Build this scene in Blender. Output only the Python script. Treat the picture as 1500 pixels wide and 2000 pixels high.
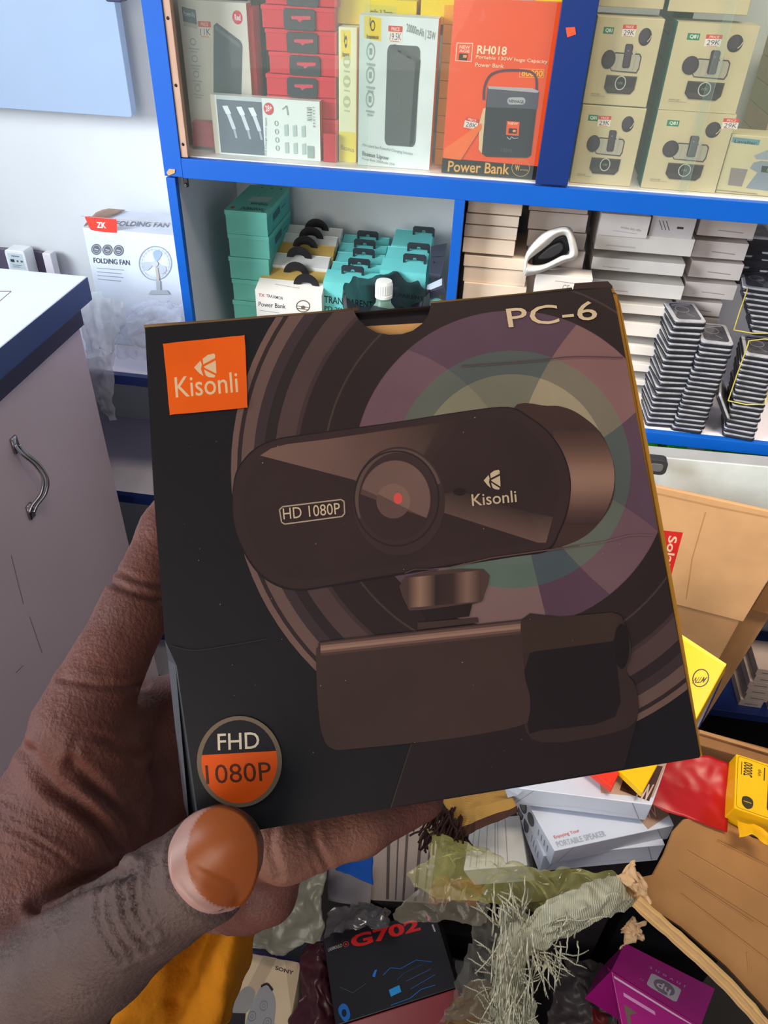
import bpy, math, random
import numpy as np
from mathutils import Vector, Matrix, noise
from mathutils.bvhtree import BVHTree
for o in list(bpy.data.objects): bpy.data.objects.remove(o)
SC = bpy.context.scene
COL = SC.collection
random.seed(7)

# ------------------------------------------------------------------ camera
F = 1500.0
Zc = Vector((80, 1900, 1500)).normalized()                       # world up seen by the camera
Xc = Vector((1, -(80 + 1500 * 0.10) / 1900, 0.10)); Xc = (Xc - Zc * Xc.dot(Zc)).normalized()
Yc = Zc.cross(Xc)
RW = Matrix((Xc, Yc, Zc))                                         # camera -> world
CAM = Vector((0, 0, 1.45))
cd = bpy.data.cameras.new('camera'); cam = bpy.data.objects.new('camera', cd); COL.objects.link(cam)
cam.matrix_world = Matrix.Translation(CAM) @ RW.to_4x4()
cd.sensor_fit = 'VERTICAL'; cd.sensor_height = 36; cd.sensor_width = 27; cd.lens = 27.0
cd.clip_start = 0.01
SC.camera = cam
# ------------------------------------------------------------------ light
SC.view_settings.view_transform = 'Standard'; SC.view_settings.look = 'None'
SC.view_settings.gamma = 1; SC.view_settings.use_curve_mapping = False
SC.view_settings.exposure = 0.0
w = bpy.data.worlds.new('world'); SC.world = w; w.use_nodes = True
w.node_tree.nodes['Background'].inputs[0].default_value = (0.80, 0.86, 1.0, 1)
w.node_tree.nodes['Background'].inputs[1].default_value = 0.22

def area(name, loc, target, size, size_y, power, color, spread=180):
    l = bpy.data.lights.new(name, 'AREA'); l.shape = 'RECTANGLE'; l.size = size; l.size_y = size_y
    l.energy = power; l.color = color; l.spread = math.radians(spread)
    o = bpy.data.objects.new(name, l); COL.objects.link(o)
    o.location = loc
    o.rotation_euler = (Vector(target) - Vector(loc)).to_track_quat('-Z', 'Y').to_euler()
    return o
area('shopfront_daylight', (-1.9, -0.15, 1.78), (-0.05, 1.3, 0.9), 1.0, 1.0, 12.5, (0.86, 0.93, 1.0), 66)
area('ceiling_tube', (0.5, 0.35, 2.6), (0.45, 1.15, 0.6), 1.0, 0.3, 5.5, (1.0, 0.86, 0.68), 60)
area('doorway_daylight', (-0.7, -1.8, 1.6), (0, 0.6, 1.0), 1.2, 1.6, 26, (1.0, 0.92, 0.83))

# ------------------------------------------------------------------ projection helpers
def ray(u, v): return RW @ Vector(((u - 750) / F, -(v - 1000) / F, -1))
def P(u, v, d): return CAM + ray(u, v) * d
def hit(u, v, pt, n):
    r = ray(u, v); return CAM + r * ((Vector(pt) - CAM).dot(n) / r.dot(n))
def Py(u, v, y): return hit(u, v, (0, y, 0), Vector((0, 1, 0)))
def Pz(u, v, z): return hit(u, v, (0, 0, z), Vector((0, 0, 1)))
def Px(u, v, x): return hit(u, v, (x, 0, 0), Vector((1, 0, 0)))
def lin(c):
    r = []
    for x in c[:3]:
        x = x / 255.0
        r.append(x / 12.92 if x <= 0.04045 else ((x + 0.055) / 1.055) ** 2.4)
    return (r[0], r[1], r[2], 1.0)

# ------------------------------------------------------------------ materials
MATS = {}
def mk(name, rough=0.5, spec=0.4, vary=0.06, vscale=30, bump=0.0, bscale=200, metallic=0.0, sss=0.0,
       wave=None, coat=0.0, film=None, emis=None):
    m = bpy.data.materials.new(name); m.use_nodes = True; nt = m.node_tree; N = nt.nodes; L = nt.links
    b = N['Principled BSDF']; out = N['Material Output']
    at = N.new('ShaderNodeAttribute'); at.attribute_name = 'Col'
    tc = N.new('ShaderNodeTexCoord'); no = N.new('ShaderNodeTexNoise')
    no.inputs['Scale'].default_value = vscale; no.inputs['Detail'].default_value = 4
    L.new(tc.outputs['Object'], no.inputs['Vector'])
    mr = N.new('ShaderNodeMapRange'); mr.inputs['From Min'].default_value = 0.3; mr.inputs['From Max'].default_value = 0.7
    mr.inputs['To Min'].default_value = 1 - vary; mr.inputs['To Max'].default_value = 1 + vary * 0.5
    L.new(no.outputs['Fac'], mr.inputs['Value'])
    vm = N.new('ShaderNodeVectorMath'); vm.operation = 'SCALE'
    L.new(at.outputs['Color'], vm.inputs[0]); L.new(mr.outputs[0], vm.inputs['Scale'])
    L.new(vm.outputs[0], b.inputs['Base Color'])
    b.inputs['Roughness'].default_value = rough; b.inputs['Specular IOR Level'].default_value = spec
    b.inputs['Metallic'].default_value = metallic; b.inputs['Coat Weight'].default_value = coat
    b.inputs['Coat Roughness'].default_value = 0.15
    if sss:
        b.inputs['Subsurface Weight'].default_value = sss; b.inputs['Subsurface Radius'].default_value = (0.9, 0.35, 0.2)
        b.inputs['Subsurface Scale'].default_value = 0.004
    if bump:
        bn = N.new('ShaderNodeBump'); bn.inputs['Strength'].default_value = bump; bn.inputs['Distance'].default_value = 0.001
        if wave:
            t = N.new('ShaderNodeTexWave'); t.inputs['Scale'].default_value = wave; t.inputs['Distortion'].default_value = 2.0
            t.inputs['Detail'].default_value = 2
            L.new(tc.outputs['Object'], t.inputs['Vector']); L.new(t.outputs['Fac'], bn.inputs['Height'])
        else:
            t = N.new('ShaderNodeTexNoise'); t.inputs['Scale'].default_value = bscale; t.inputs['Detail'].default_value = 6
            L.new(tc.outputs['Object'], t.inputs['Vector']); L.new(t.outputs['Fac'], bn.inputs['Height'])
        L.new(bn.outputs[0], b.inputs['Normal'])
    if film is not None:                                          # thin clear film: mostly see-through, shiny where it turns away
        tr = N.new('ShaderNodeBsdfTransparent'); mx = N.new('ShaderNodeMixShader'); lw = N.new('ShaderNodeLayerWeight')
        lw.inputs['Blend'].default_value = 0.35
        mp = N.new('ShaderNodeMapRange'); mp.inputs['To Min'].default_value = film[0]; mp.inputs['To Max'].default_value = film[1]
        L.new(lw.outputs['Facing'], mp.inputs['Value']); L.new(mp.outputs[0], mx.inputs['Fac'])
        if len(film) > 2: tr.inputs['Color'].default_value = film[2]
        L.new(tr.outputs[0], mx.inputs[1]); L.new(b.outputs[0], mx.inputs[2]); L.new(mx.outputs[0], out.inputs['Surface'])
    if emis:
        L.new(vm.outputs[0], b.inputs['Emission Color']); b.inputs['Emission Strength'].default_value = emis
    MATS[name] = m; return m
mk('paper', 0.55, 0.3, 0.07, 25, 0.06, 60)
mk('gloss', 0.28, 0.45, 0.05, 20, 0.04, 40)
mk('heldprint', 0.42, 0.35, 0.10, 45, 0.10, 90)
mk('card', 0.8, 0.15, 0.14, 14, 0.25, 90)
mk('paint', 0.38, 0.4, 0.05, 6, 0.03, 20)
mk('wall', 0.7, 0.2, 0.06, 4, 0.12, 25)
mk('metal', 0.22, 0.5, 0.10, 60, 0.05, 80, metallic=1.0)
mk('plastic', 0.35, 0.5, 0.08, 40)
mk('shiny', 0.15, 0.6, 0.25, 60, 0.25, 60)
mk('skin', 0.50, 0.35, 0.22, 70, 0.55, 900, sss=0.10)
mk('nail', 0.34, 0.4, 0.06, 60, sss=0.08)
mk('cloth', 0.85, 0.15, 0.14, 30, 0.5, 400)
mk('woven', 0.55, 0.35, 0.18, 60, 1.0, 300, wave=160)
mk('film', 0.12, 0.8, 0.1, 30, 0.5, 60, film=(0.10, 0.85))
mk('filmmilk', 0.35, 0.6, 0.1, 30, 0.6, 50, film=(0.38, 0.9))
mk('filmwrap', 0.10, 0.8, 0.2, 30, 0.8, 90, film=(0.24, 0.95))
mk('filmblack', 0.15, 0.7, 0.1, 30, 0.7, 60, film=(0.85, 1.0))
mk('glass', 0.02, 0.8, 0.0, 5, film=(0.045, 0.45, (0.975, 0.992, 0.982, 1)))
mk('led', 0.3, 0.4, 0.0, 5, emis=4.0)
mk('floor', 0.6, 0.3, 0.3, 6, 0.2, 30)
MN = list(MATS)

# ------------------------------------------------------------------ mesh builder
GLY = {}
def glyphs(s, bold=0.0):
    k = (s, bold)
    if k in GLY: return GLY[k]
    cu = bpy.data.curves.new('glyph', 'FONT'); cu.body = s; cu.offset = bold; cu.resolution_u = 3; cu.fill_mode = 'FRONT'
    ob = bpy.data.objects.new('glyph', cu); COL.objects.link(ob)
    dg = bpy.context.evaluated_depsgraph_get(); me = ob.evaluated_get(dg).to_mesh()
    vs = [v.co.to_2d() for v in me.vertices]; fs = [tuple(p.vertices) for p in me.polygons]
    x0 = min(v.x for v in vs); x1 = max(v.x for v in vs); y0 = min(v.y for v in vs); y1 = max(v.y for v in vs)
    vs = [((v.x - x0) / (x1 - x0), (v.y - y0) / (y1 - y0)) for v in vs]
    ob.evaluated_get(dg).to_mesh_clear()
    bpy.data.objects.remove(ob); bpy.data.curves.remove(cu)
    GLY[k] = (vs, fs); return GLY[k]

class MB:
    def __init__(s, mat='paper'):
        s.v = []; s.f = []; s.c = []; s.m = []; s.mat = mat; s.slots = [mat]
    def slot(s, mat):
        mat = mat or s.mat
        if mat not in s.slots: s.slots.append(mat)
        return s.slots.index(mat)
    def idx(s, faces, col, mat=None):                              # faces over already added verts
        k = s.slot(mat)
        for f in faces: s.f.append(tuple(f)); s.c.append([lin(col)] * len(f)); s.m.append(k)
    def face(s, pts, col, mat=None, cols=None):
        b = len(s.v); s.v += [Vector(p) for p in pts]
        s.f.append(tuple(range(b, b + len(pts)))); s.m.append(s.slot(mat))
        s.c.append([lin(c) for c in cols] if cols else [lin(col)] * len(pts))
    def hexa(s, c8, col, mat=None, cols=None):                     # c8: front bl br tr tl, back bl br tr tl ; cols: front back left right bottom top
        b = len(s.v); s.v += [Vector(p) for p in c8]
        fs = [(0, 1, 2, 3), (5, 4, 7, 6), (4, 0, 3, 7), (1, 5, 6, 2), (4, 5, 1, 0), (3, 2, 6, 7)]
        cols = cols or [col] * 6
        for f, c in zip(fs, cols): s.idx([[b + i for i in f]], c or col, mat)
    def box(s, lo, hi, col, mat=None, cols=None):
        x0, y0, z0 = lo; x1, y1, z1 = hi
        s.hexa([(x0, y0, z0), (x1, y0, z0), (x1, y0, z1), (x0, y0, z1), (x0, y1, z0), (x1, y1, z0), (x1, y1, z1), (x0, y1, z1)], col, mat, cols)
    def prism(s, pts, off, col, mat=None):                         # extrude an outline by a vector
        n = len(pts); b = len(s.v); s.v += [Vector(p) for p in pts] + [Vector(p) + Vector(off) for p in pts]
        s.idx([list(range(b, b + n)), list(range(b + 2 * n - 1, b + n - 1, -1))], col, mat)
        s.idx([(b + i, b + n + i, b + n + (i + 1) % n, b + (i + 1) % n) for i in range(n)], col, mat)
    def tube(s, path, r, col, mat=None, n=8):
        path = [Vector(p) for p in path]; rr = r if isinstance(r, (list, tuple)) else [r] * len(path)
        b = len(s.v); up = None
        for i, p in enumerate(path):
            t = (path[min(i + 1, len(path) - 1)] - path[max(i - 1, 0)])
            t = t.normalized() if t.length > 1e-9 else Vector((0, 0, 1))
            if up is None: up = Vector((0, 0, 1)) if abs(t.z) < 0.9 else Vector((1, 0, 0))
            a = t.cross(up).normalized(); up = a.cross(t).normalized()
            for k in range(n):
                q = 2 * math.pi * k / n; s.v.append(p + (a * math.cos(q) + up * math.sin(q)) * rr[i])
        for i in range(len(path) - 1):
            s.idx([(b + i * n + k, b + i * n + (k + 1) % n, b + (i + 1) * n + (k + 1) % n, b + (i + 1) * n + k) for k in range(n)], col, mat)
        s.idx([[b + k for k in range(n)][::-1], [b + (len(path) - 1) * n + k for k in range(n)]], col, mat)
    def lathe(s, base, axis, prof, col, mat=None, n=28, cols=None):
        axis = Vector(axis).normalized(); a = axis.orthogonal().normalized(); c = axis.cross(a); b = len(s.v)
        for (r, h) in prof:
            for k in range(n):
                q = 2 * math.pi * k / n; s.v.append(Vector(base) + axis * h + (a * math.cos(q) + c * math.sin(q)) * max(r, 1e-5))
        for i in range(len(prof) - 1):
            s.idx([(b + i * n + k, b + i * n + (k + 1) % n, b + (i + 1) * n + (k + 1) % n, b + (i + 1) * n + k) for k in range(n)], cols[i] if cols else col, mat)
        s.idx([[b + k for k in range(n)][::-1], [b + (len(prof) - 1) * n + k for k in range(n)]], col, mat)
    def grid(s, fn, nu, nv, col, mat=None, cf=None, thick=0.0):    # fn(a,b) -> point
        b = len(s.v)
        for j in range(nv + 1):
            for i in range(nu + 1): s.v.append(Vector(fn(i / nu, j / nv)))
        for j in range(nv):
            for i in range(nu):
                q = (b + j * (nu + 1) + i, b + j * (nu + 1) + i + 1, b + (j + 1) * (nu + 1) + i + 1, b + (j + 1) * (nu + 1) + i)
                s.idx([q], cf((i + .5) / nu, (j + .5) / nv) if cf else col, mat)
    def build(s, name, parent=None, smooth=False, bevel=0.0, solid=0.0, sub=0, label=None, cat=None, group=None, kind=None):
        me = bpy.data.meshes.new(name)
        if parent:
            org = Vector((0, 0, 0)); q = parent
            while q: org = org + q.location; q = q.parent
        else:
            xs = [v.x for v in s.v]; ys = [v.y for v in s.v]; zs = [v.z for v in s.v]
            org = Vector(((min(xs) + max(xs)) / 2, (min(ys) + max(ys)) / 2, min(zs)))
        me.from_pydata([v - org for v in s.v], [], s.f)
        at = me.attributes.new('Col', 'FLOAT_COLOR', 'CORNER')
        if s.mat == 'heldprint': s.c = [[(c[0] * 1.22, c[1] * 1.10, c[2] * .98, 1) for c in fc] for fc in s.c]
        flat = [x for fc in s.c for c in fc for x in c]
        at.data.foreach_set('color', flat)
        for n in s.slots: me.materials.append(MATS[n])
        me.polygons.foreach_set('material_index', s.m)
        if smooth: me.polygons.foreach_set('use_smooth', [True] * len(s.f))
        me.update()
        o = bpy.data.objects.new(name, me); COL.objects.link(o)
        if parent: o.parent = parent
        else: o.location = org
        if solid:
            md = o.modifiers.new('thickness', 'SOLIDIFY'); md.thickness = solid; md.offset = 0
        if bevel:
            md = o.modifiers.new('edge', 'BEVEL'); md.width = bevel; md.segments = 2; md.limit_method = 'ANGLE'; md.angle_limit = 0.9
        if sub:
            md = o.modifiers.new('sub', 'SUBSURF'); md.levels = sub; md.render_levels = sub
        tag(o, label, cat, group, kind)
        return o

def tag(o, label=None, cat=None, group=None, kind=None):
    if label: o['label'] = label
    if cat: o['category'] = cat
    if group: o['group'] = group
    if kind: o['kind'] = kind
    return o
def thing(name, loc, label, cat, group=None):
    o = bpy.data.objects.new(name, None); COL.objects.link(o); o.location = loc; o.empty_display_size = 0.02
    return tag(o, label, cat, group)

# art: flat printing laid on a face, each layer a hair above the last
class Art:
    def __init__(s, mb, m, n, eps=0.00006, layer=1, mat=None):
        s.mb = mb; s.m = m; s.n = Vector(n); s.eps = eps if eps < .00001 else eps * .3; s.k = layer; s.mat = mat; s.clipq = None; s.cut = None
    def w(s, p): return s.m(p[0], p[1]) + s.n * (s.eps * s.k)
    def up(s, k=1): s.k += k; return s
    def poly(s, pts, col, cols=None, up=True):
        if s.clipq: pts = clip(pts, s.clipq)
        if len(pts) < 3: return s
        for q in (minus(pts, s.cut) if s.cut else [pts]):
            s.mb.face([s.w(p) for p in q], col, s.mat, cols)
        if up: s.k += 1
        return s
    def ell(s, cx, cy, rx, ry, col, n=40, a0=0, a1=360):
        full = abs(a1 - a0) >= 360
        pts = [(cx + rx * math.cos(math.radians(a0 + (a1 - a0) * i / n)), cy - ry * math.sin(math.radians(a0 + (a1 - a0) * i / n))) for i in range(n if full else n + 1)]
        return s.poly(pts, col)
    def ring(s, cx, cy, rx, ry, t, col, n=36, a0=0, a1=360):
        for i in range(n):
            q = [math.radians(a0 + (a1 - a0) * (i + j) / n) for j in (0, 1)]
            s.poly([(cx + (rx - dt) * math.cos(b), cy - (ry - dt) * math.sin(b)) for b, dt in ((q[0], 0), (q[1], 0), (q[1], t), (q[0], t))], col, up=False)
        s.k += 1; return s
    def line(s, pts, t, col):
        for a, b in zip(pts[:-1], pts[1:]):
            dx, dy = b[0] - a[0], b[1] - a[1]; L = math.hypot(dx, dy) or 1; nx, ny = -dy / L * t / 2, dx / L * t / 2
            s.poly([(a[0] + nx, a[1] + ny), (b[0] + nx, b[1] + ny), (b[0] - nx, b[1] - ny), (a[0] - nx, a[1] - ny)], col, up=False)
        s.k += 1; return s
    def text(s, t, p0, p1, p3, col, bold=0.0):
        vs, fs = glyphs(t, bold); b = len(s.mb.v)
        for (x, y) in vs:
            s.mb.v.append(s.w((p0[0] + (p1[0] - p0[0]) * x + (p3[0] - p0[0]) * y, p0[1] + (p1[1] - p0[1]) * x + (p3[1] - p0[1]) * y)))
        s.mb.idx([[b + i for i in f] for f in fs], col, s.mat)
        s.k += 1; return s
def side(p, a, b): return (b[0] - a[0]) * (p[1] - a[1]) - (b[1] - a[1]) * (p[0] - a[0])
def halfplane(pts, a, b, keep=1):
    out = []
    for i, p in enumerate(pts):
        q = pts[(i + 1) % len(pts)]; sp = side(p, a, b) * keep; sq = side(q, a, b) * keep
        if sp >= 0: out.append(p)
        if (sp > 0 > sq) or (sp < 0 < sq):
            t = sp / (sp - sq); out.append((p[0] + (q[0] - p[0]) * t, p[1] + (q[1] - p[1]) * t))
    return out
def clip(pts, q):                                                  # q convex, clockwise on screen (y down)
    for i in range(len(q)):
        pts = halfplane(pts, q[i], q[(i + 1) % len(q)])
        if len(pts) < 3: return []
    return pts
def minus(pts, q):
    out = []; rem = pts
    for i in range(len(q)):
        a, b = q[i], q[(i + 1) % len(q)]
        piece = halfplane(rem, a, b, -1)
        if len(piece) >= 3: out.append(piece)
        rem = halfplane(rem, a, b)
        if len(rem) < 3: break
    return out
def rrect(x0, y0, x1, y1, r, n=5):
    out = []
    for cx, cy, a in ((x1 - r, y0 + r, -90), (x1 - r, y1 - r, 0), (x0 + r, y1 - r, 90), (x0 + r, y0 + r, 180)):
        for i in range(n + 1):
            q = math.radians(a + 90 * i / n); out.append((cx + r * math.cos(q), cy + r * math.sin(q)))
    return out
def spline(pts, n=6, closed=False):
    out = []; m = len(pts); R_ = range(m if closed else m - 1)
    for i in R_:
        p = [pts[(i + j) % m] if closed else pts[min(max(i + j, 0), m - 1)] for j in (-1, 0, 1, 2)]
        for k in range(n):
            t = k / n
            out.append(tuple(0.5 * ((2 * b) + (c - a) * t + (2 * a - 5 * b + 4 * c - d) * t * t + (3 * b - a - 3 * c + d) * t ** 3) for a, b, c, d in zip(*p)))
    if not closed: out.append(tuple(pts[-1]))
    return out

# a carton standing on a shelf: three pixel corners of its front face laid on the vertical plane at depth y
def carton(name, label, cat, bl, br, tl, y, dep, col, side_c=None, top_c=None, yaw=0.0, group=None, art=None, mat='paper',
           bevel=0.0008, left_c=None, w=None, h=None, lean=0.0, root=None, part=None, base=None):
    u = Vector((math.cos(yaw), math.sin(yaw), 0)); n = Vector((math.sin(yaw), -math.cos(yaw), 0))
    O = Py(bl[0], bl[1], y); B = hit(br[0], br[1], O, n); T = hit(tl[0], tl[1], O, n)
    W = w or (B - O).dot(u); H = h or (T - O).z
    V = Vector((0, 0, H)) - n * (lean * H); N = -n * dep
    c = [O, O + u * W, O + u * W + V, O + V]; c8 = c + [p + N for p in c]
    if base is not None:
        for i_ in (0, 1, 4, 5): c8[i_] = Vector((c8[i_].x, c8[i_].y, base))
    mb = MB(mat)
    sc = side_c or col
    mb.hexa(c8, col, cols=[col, col, left_c or sc, sc, sc, top_c or col])
    nn = n if not lean else u.cross(V).normalized() * (1 if u.cross(V).dot(n) > 0 else -1)
    if art:
        A = Art(mb, lambda a, b: O + u * (W * a) + V * (1 - b), nn, 0.00012)
        A.px = Art(mb, lambda a, b: hit(a, b, O, nn), nn, 0.00012)
        art(A)
    if root is not None: o = mb.build(part or name, root, bevel=bevel)
    else: o = mb.build(name, bevel=bevel, label=label, cat=cat, group=group)
    o_info = dict(O=O, u=u, W=W, V=V, n=n, N=N, H=H)
    return o, o_info
ORD = ['topmost', 'second', 'third', 'fourth', 'fifth', 'sixth', 'seventh', 'eighth', 'ninth', 'tenth', 'eleventh', 'twelfth',
       'thirteenth', 'fourteenth', 'fifteenth', 'sixteenth', 'seventeenth', 'eighteenth', 'nineteenth', 'twentieth']
def nth(i): return ORD[i] + ('' if i == 0 else ' from the top')

BLUE = (5, 90, 188); NAVY = (24, 42, 100); WHITE = (232, 234, 238); CREAM = (226, 212, 184)
# ================================================================== setting
def struct(name, lo, hi, col, mat='wall', cols=None):
    mb = MB(mat); mb.box(lo, hi, col, cols=cols); return mb.build(name, kind='structure')
struct('floor', (-2.6, -0.6, -0.05), (2.2, 1.36, 0), (34, 31, 33), 'floor')
struct('wall_back', (-2.6, 1.36, 0), (2.2, 1.42, 2.6), (206, 210, 212))
# ---- display cabinet
SX0, SX1 = -0.4555, 1.25
cab = thing('display_cabinet', (0.4, 1.23, 0), 'tall white display cabinet with bright blue front edges and stacked shelves', 'cabinet')
def cpart(name, lo, hi, col, mat='paint', cols=None, label=None, bevel=0.0006):
    mb = MB(mat); mb.box(lo, hi, col, cols=cols); o = mb.build(name, cab, bevel=bevel)
    if label: o['label'] = label
    return o
iw = (214, 212, 222)
FB = lambda c: [BLUE, c, c, c, c, c]
cpart('side_panel', (SX0 - 0.013, 1.1, 0), (SX0, 1.358, 1.9), iw)
cpart('back_panel', (SX0, 1.352, 0.79), (SX1, 1.3595, 1.9), (216, 222, 224))
# blue edge boards
cpart('edge_board', (-0.4705, 1.088, 1.140), (-0.4435, 1.1, 1.9), BLUE, label='bright blue edge board')
cpart('edge_board', (-0.4695, 1.088, 0.0), (-0.4557, 1.1, 1.138), BLUE, label='bright blue edge board')
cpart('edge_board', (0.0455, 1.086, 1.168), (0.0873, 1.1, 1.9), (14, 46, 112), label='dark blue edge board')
cpart('shelf', (SX0, 1.1, 1.142), (SX1, 1.352, 1.166), (232, 224, 222))
cpart('edge_board', (-0.4433, 1.088, 1.139), (SX1, 1.1, 1.165), BLUE, label='blue edge board')
cpart('divider', (0.052, 1.1, 1.166), (0.082, 1.352, 1.9), iw)
cpart('divider', (-0.058, 1.1, 0.81), (-0.047, 1.352, 1.142), iw)
cpart('edge_board', (-0.0592, 1.088, 0.81), (-0.0447, 1.1, 1.139), BLUE, label='bright blue edge board')
cpart('shelf', (SX0, 1.1, 0.792), (SX1, 1.352, 0.810), (232, 228, 240))
cpart('edge_board', (SX0, 1.088, 0.790), (SX1, 1.1, 0.8095), BLUE, label='bright blue edge board')
cpart('shelf', (SX0, 1.1, 0.50), (SX1, 1.352, 0.52), (225, 222, 232))
cpart('shelf', (SX0, 1.1, 0.14), (SX1, 1.352, 0.16), NAVY)
cpart('divider', (1.02, 1.1, 0.16), (1.04, 1.352, 1.9), iw)
cpart('top_panel', (SX0, 1.1, 1.88), (SX1, 1.352, 1.9), iw)
cpart('lining_strip', (-0.4433, 1.090, 1.1662), (-0.4335, 1.10, 1.88), (196, 160, 138), 'card', label='bare brown board lining strip')
for z in (1.183, 1.255, 1.33):
    mb = MB('metal'); mb.lathe((-0.4385, 1.0905, z), (0, -1, 0), [(0.0022, 0), (0.0022, 0.0006), (0.0006, 0.0008)], (60, 50, 50), n=10)
    mb.build('screw', cab)
mb = MB('metal'); q = Py(363, 352, 1.105); mb.box((q.x - .003, 1.102, q.z - .009), (q.x + .003, 1.108, q.z + .004), (90, 88, 86)); mb.lathe((q.x, 1.101, q.z - .006), (0, -1, 0), [(0.003, 0), (0.003, 0.002)], (120, 118, 115), n=12); mb.build('door_catch', cab, bevel=.0005, label='small metal door catch')
mb = MB('card'); mb.prism([Py(325, 337, 1.087), Py(330, 330, 1.087), Py(342, 331, 1.087), Py(341, 338, 1.087), Py(329, 343, 1.087)], (0, .001, 0), (205, 165, 120)); mb.build('chipped_corner', cab, label='chipped corner showing bare brown board')
# sliding glass
def pane(u0, u1, y, nm):
    x0 = Py(u0, 300, y).x; x1 = Py(u1, 300, y).x
    mb = MB('glass'); mb.box((x0, y, 1.1665), (x1, y + 0.003, 1.86), (205, 225, 215)); return mb.build('glass_pane', cab, label=nm)
pane(366, 717, 1.1005, 'clear sliding glass pane'); pane(655, 1046, 1.1055, 'clear sliding glass pane')
pane(1112, 1362, 1.1005, 'clear sliding glass pane'); pane(1345, 1700, 1.1055, 'clear sliding glass pane')
mb = MB('paper'); mb.prism([Py(1105, 54, 1.0855), Py(1123, 53, 1.0855), Py(1125, 67, 1.0855), Py(1108, 73, 1.0855)], (0, .0004, 0), (250, 84, 50))
mb.build('sticker', cab, label='small torn orange sticker')

# ---- left open shelves
wsh = thing('wall_shelf', (-0.9, 1.23, 0), 'low white open shelves with blue shade-coloured front edges left of the blue cabinet post', 'shelf')
for z in (0.808, 0.546, 0.16):
    mb = MB('paint'); mb.box((-1.6, 1.104, z - 0.016), (-0.4705, 1.3595, z), (222, 218, 232)); mb.build('shelf_board', wsh, bevel=.0005)
    mb = MB('paint'); mb.box((-1.6, 1.092, z - 0.018), (-0.4705, 1.104, z - 0.0005), NAVY); mb.build('edge_board', wsh, bevel=.0005)  # blue edge boards, their shade painted in as navy
mb = MB('paint'); mb.box((-1.6, 1.104, 0.0), (-1.58, 1.3595, 0.79), iw); mb.build('side_panel', wsh)
mb = MB('paint'); mb.box((-1.58, 1.104, 0.0), (-0.4705, 1.12, 0.142), iw); mb.build('kick_board', wsh)

# ---- left counter
ctr = thing('counter', (-0.9, 0.5, 0), 'white counter with thick navy edged top and chrome handle at left', 'counter')
mb = MB('paint'); mb.box((-1.5, -0.2, 0.963), (-0.594, 1.044, 1.0), (236, 240, 250), cols=[NAVY, NAVY, NAVY, (52, 74, 132), NAVY, (236, 240, 250)])
A = Art(mb, lambda a, b: Pz(a, b, 1.0), (0, 0, 1), .0002); A.line([(-20, 569), (22, 569), (-5, 592)], 1.4, (120, 60, 60))
mb.build('countertop', ctr, bevel=.002)
mb = MB('paint'); mb.box((-1.49, -0.19, 0.925), (-0.612, 1.034, 0.963), (58, 52, 84)); mb.build('rail', ctr, label='dark rail under the countertop')
mb = MB('paint'); mb.box((-1.48, -0.18, 0.05), (-0.632, 1.026, 0.925), (222, 206, 214)); mb.build('body', ctr)
mb = MB('paint'); mb.box((-0.632, 0.30, 0.09), (-0.617, 1.028, 0.938), (224, 200, 208))
A = Art(mb, lambda a, b: Px(a, b, -0.617), (1, 0, 0), .0002, mat='paint')
for pts in ([(22, 1085), (38, 1150), (46, 1180)], [(58, 1205), (82, 1275)], [(30, 1315), (45, 1300)]): A.line(pts, 1.6, (150, 125, 135))
door = mb.build('door', ctr, bevel=.001)
mb = MB('metal')
def hp(u, v, o): return Px(u, v, -0.617) + Vector((o, 0, 0))
for du in (-4.5, 4.5):
    path = [hp(a + du, b, c) for a, b, c in spline([(28, 868, .004), (34, 885, .010), (50, 905, .017), (60, 930, .022), (62, 960, .018), (58, 985, .008), (57, 1000, .004)], 5)]
    mb.tube(path, 0.0024, (200, 198, 200), n=10)
for (u, v) in ((27, 868), (57, 998)):
    c = hp(u, v, 0.0005); mb.box((c.x, c.y - .006, c.z - .012), (c.x + .0035, c.y + .006, c.z + .012), (190, 186, 184))
mb.build('handle', door, smooth=True, label='chrome double bow handle')

# ---- wall panel, socket
panel = thing('wall_panel', Py(130, 240, 1.33), 'large pale blue white panel hanging on the wall, top left', 'panel')
c_ = [Py(-420, -400, 1.325), Py(205, -400, 1.325)]
xr = Py(262, 228, 1.325).x; zb = Py(262, 228, 1.325).z; xl = xr - 0.95; zt = zb + 0.60
mb = MB('paint'); mb.prism([(x, 1.318, z) for x, z in rrect(xl, zb, xr, zt, 0.006)], (0, 0.020, 0), (150, 170, 194)); mb.build('board', panel, bevel=.0008)
mb = MB('plastic'); c = Py(222, -4, 1.30)
mb.prism([(c.x + a, 1.296, c.z + b) for a, b in rrect(-.012, -.005, .014, .02, .004)], (0, .022, 0), (32, 38, 70)); mb.build('sensor_case', panel, bevel=.001, label='dark sensor case')
mb = MB('led'); mb.lathe((c.x + .004, 1.296, c.z + .001), (0, -1, 0), [(0.0028, 0), (0.0024, 0.001), (0.0006, 0.0015)], (40, 60, 255), n=14); mb.build('indicator_lamp', panel, label='glowing blue indicator lamp')
mb = MB('plastic'); a = Py(-15, 520, 1.355)
sock = thing('wall_socket', Py(40, 520, 1.35), 'dark wall socket strip with plugs on the wall behind the counter', 'socket')
mb.box((Py(-60, 515, 1.355).x, 1.350, Py(20, 560, 1.355).z), (Py(98, 490, 1.355).x, 1.359, Py(40, 487, 1.355).z), (88, 80, 100)); mb.build('faceplate', sock, bevel=.001)
mb = MB('plastic'); x0, x1 = Py(12, 500, 1.32).x, Py(50, 500, 1.32).x; z1 = Py(30, 489, 1.32).z
mb.prism([(x, 1.318, z) for x, z in rrect(x0, z1 - .07, x1, z1, .005)], (0, .0315, 0), (236, 240, 240))
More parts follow.
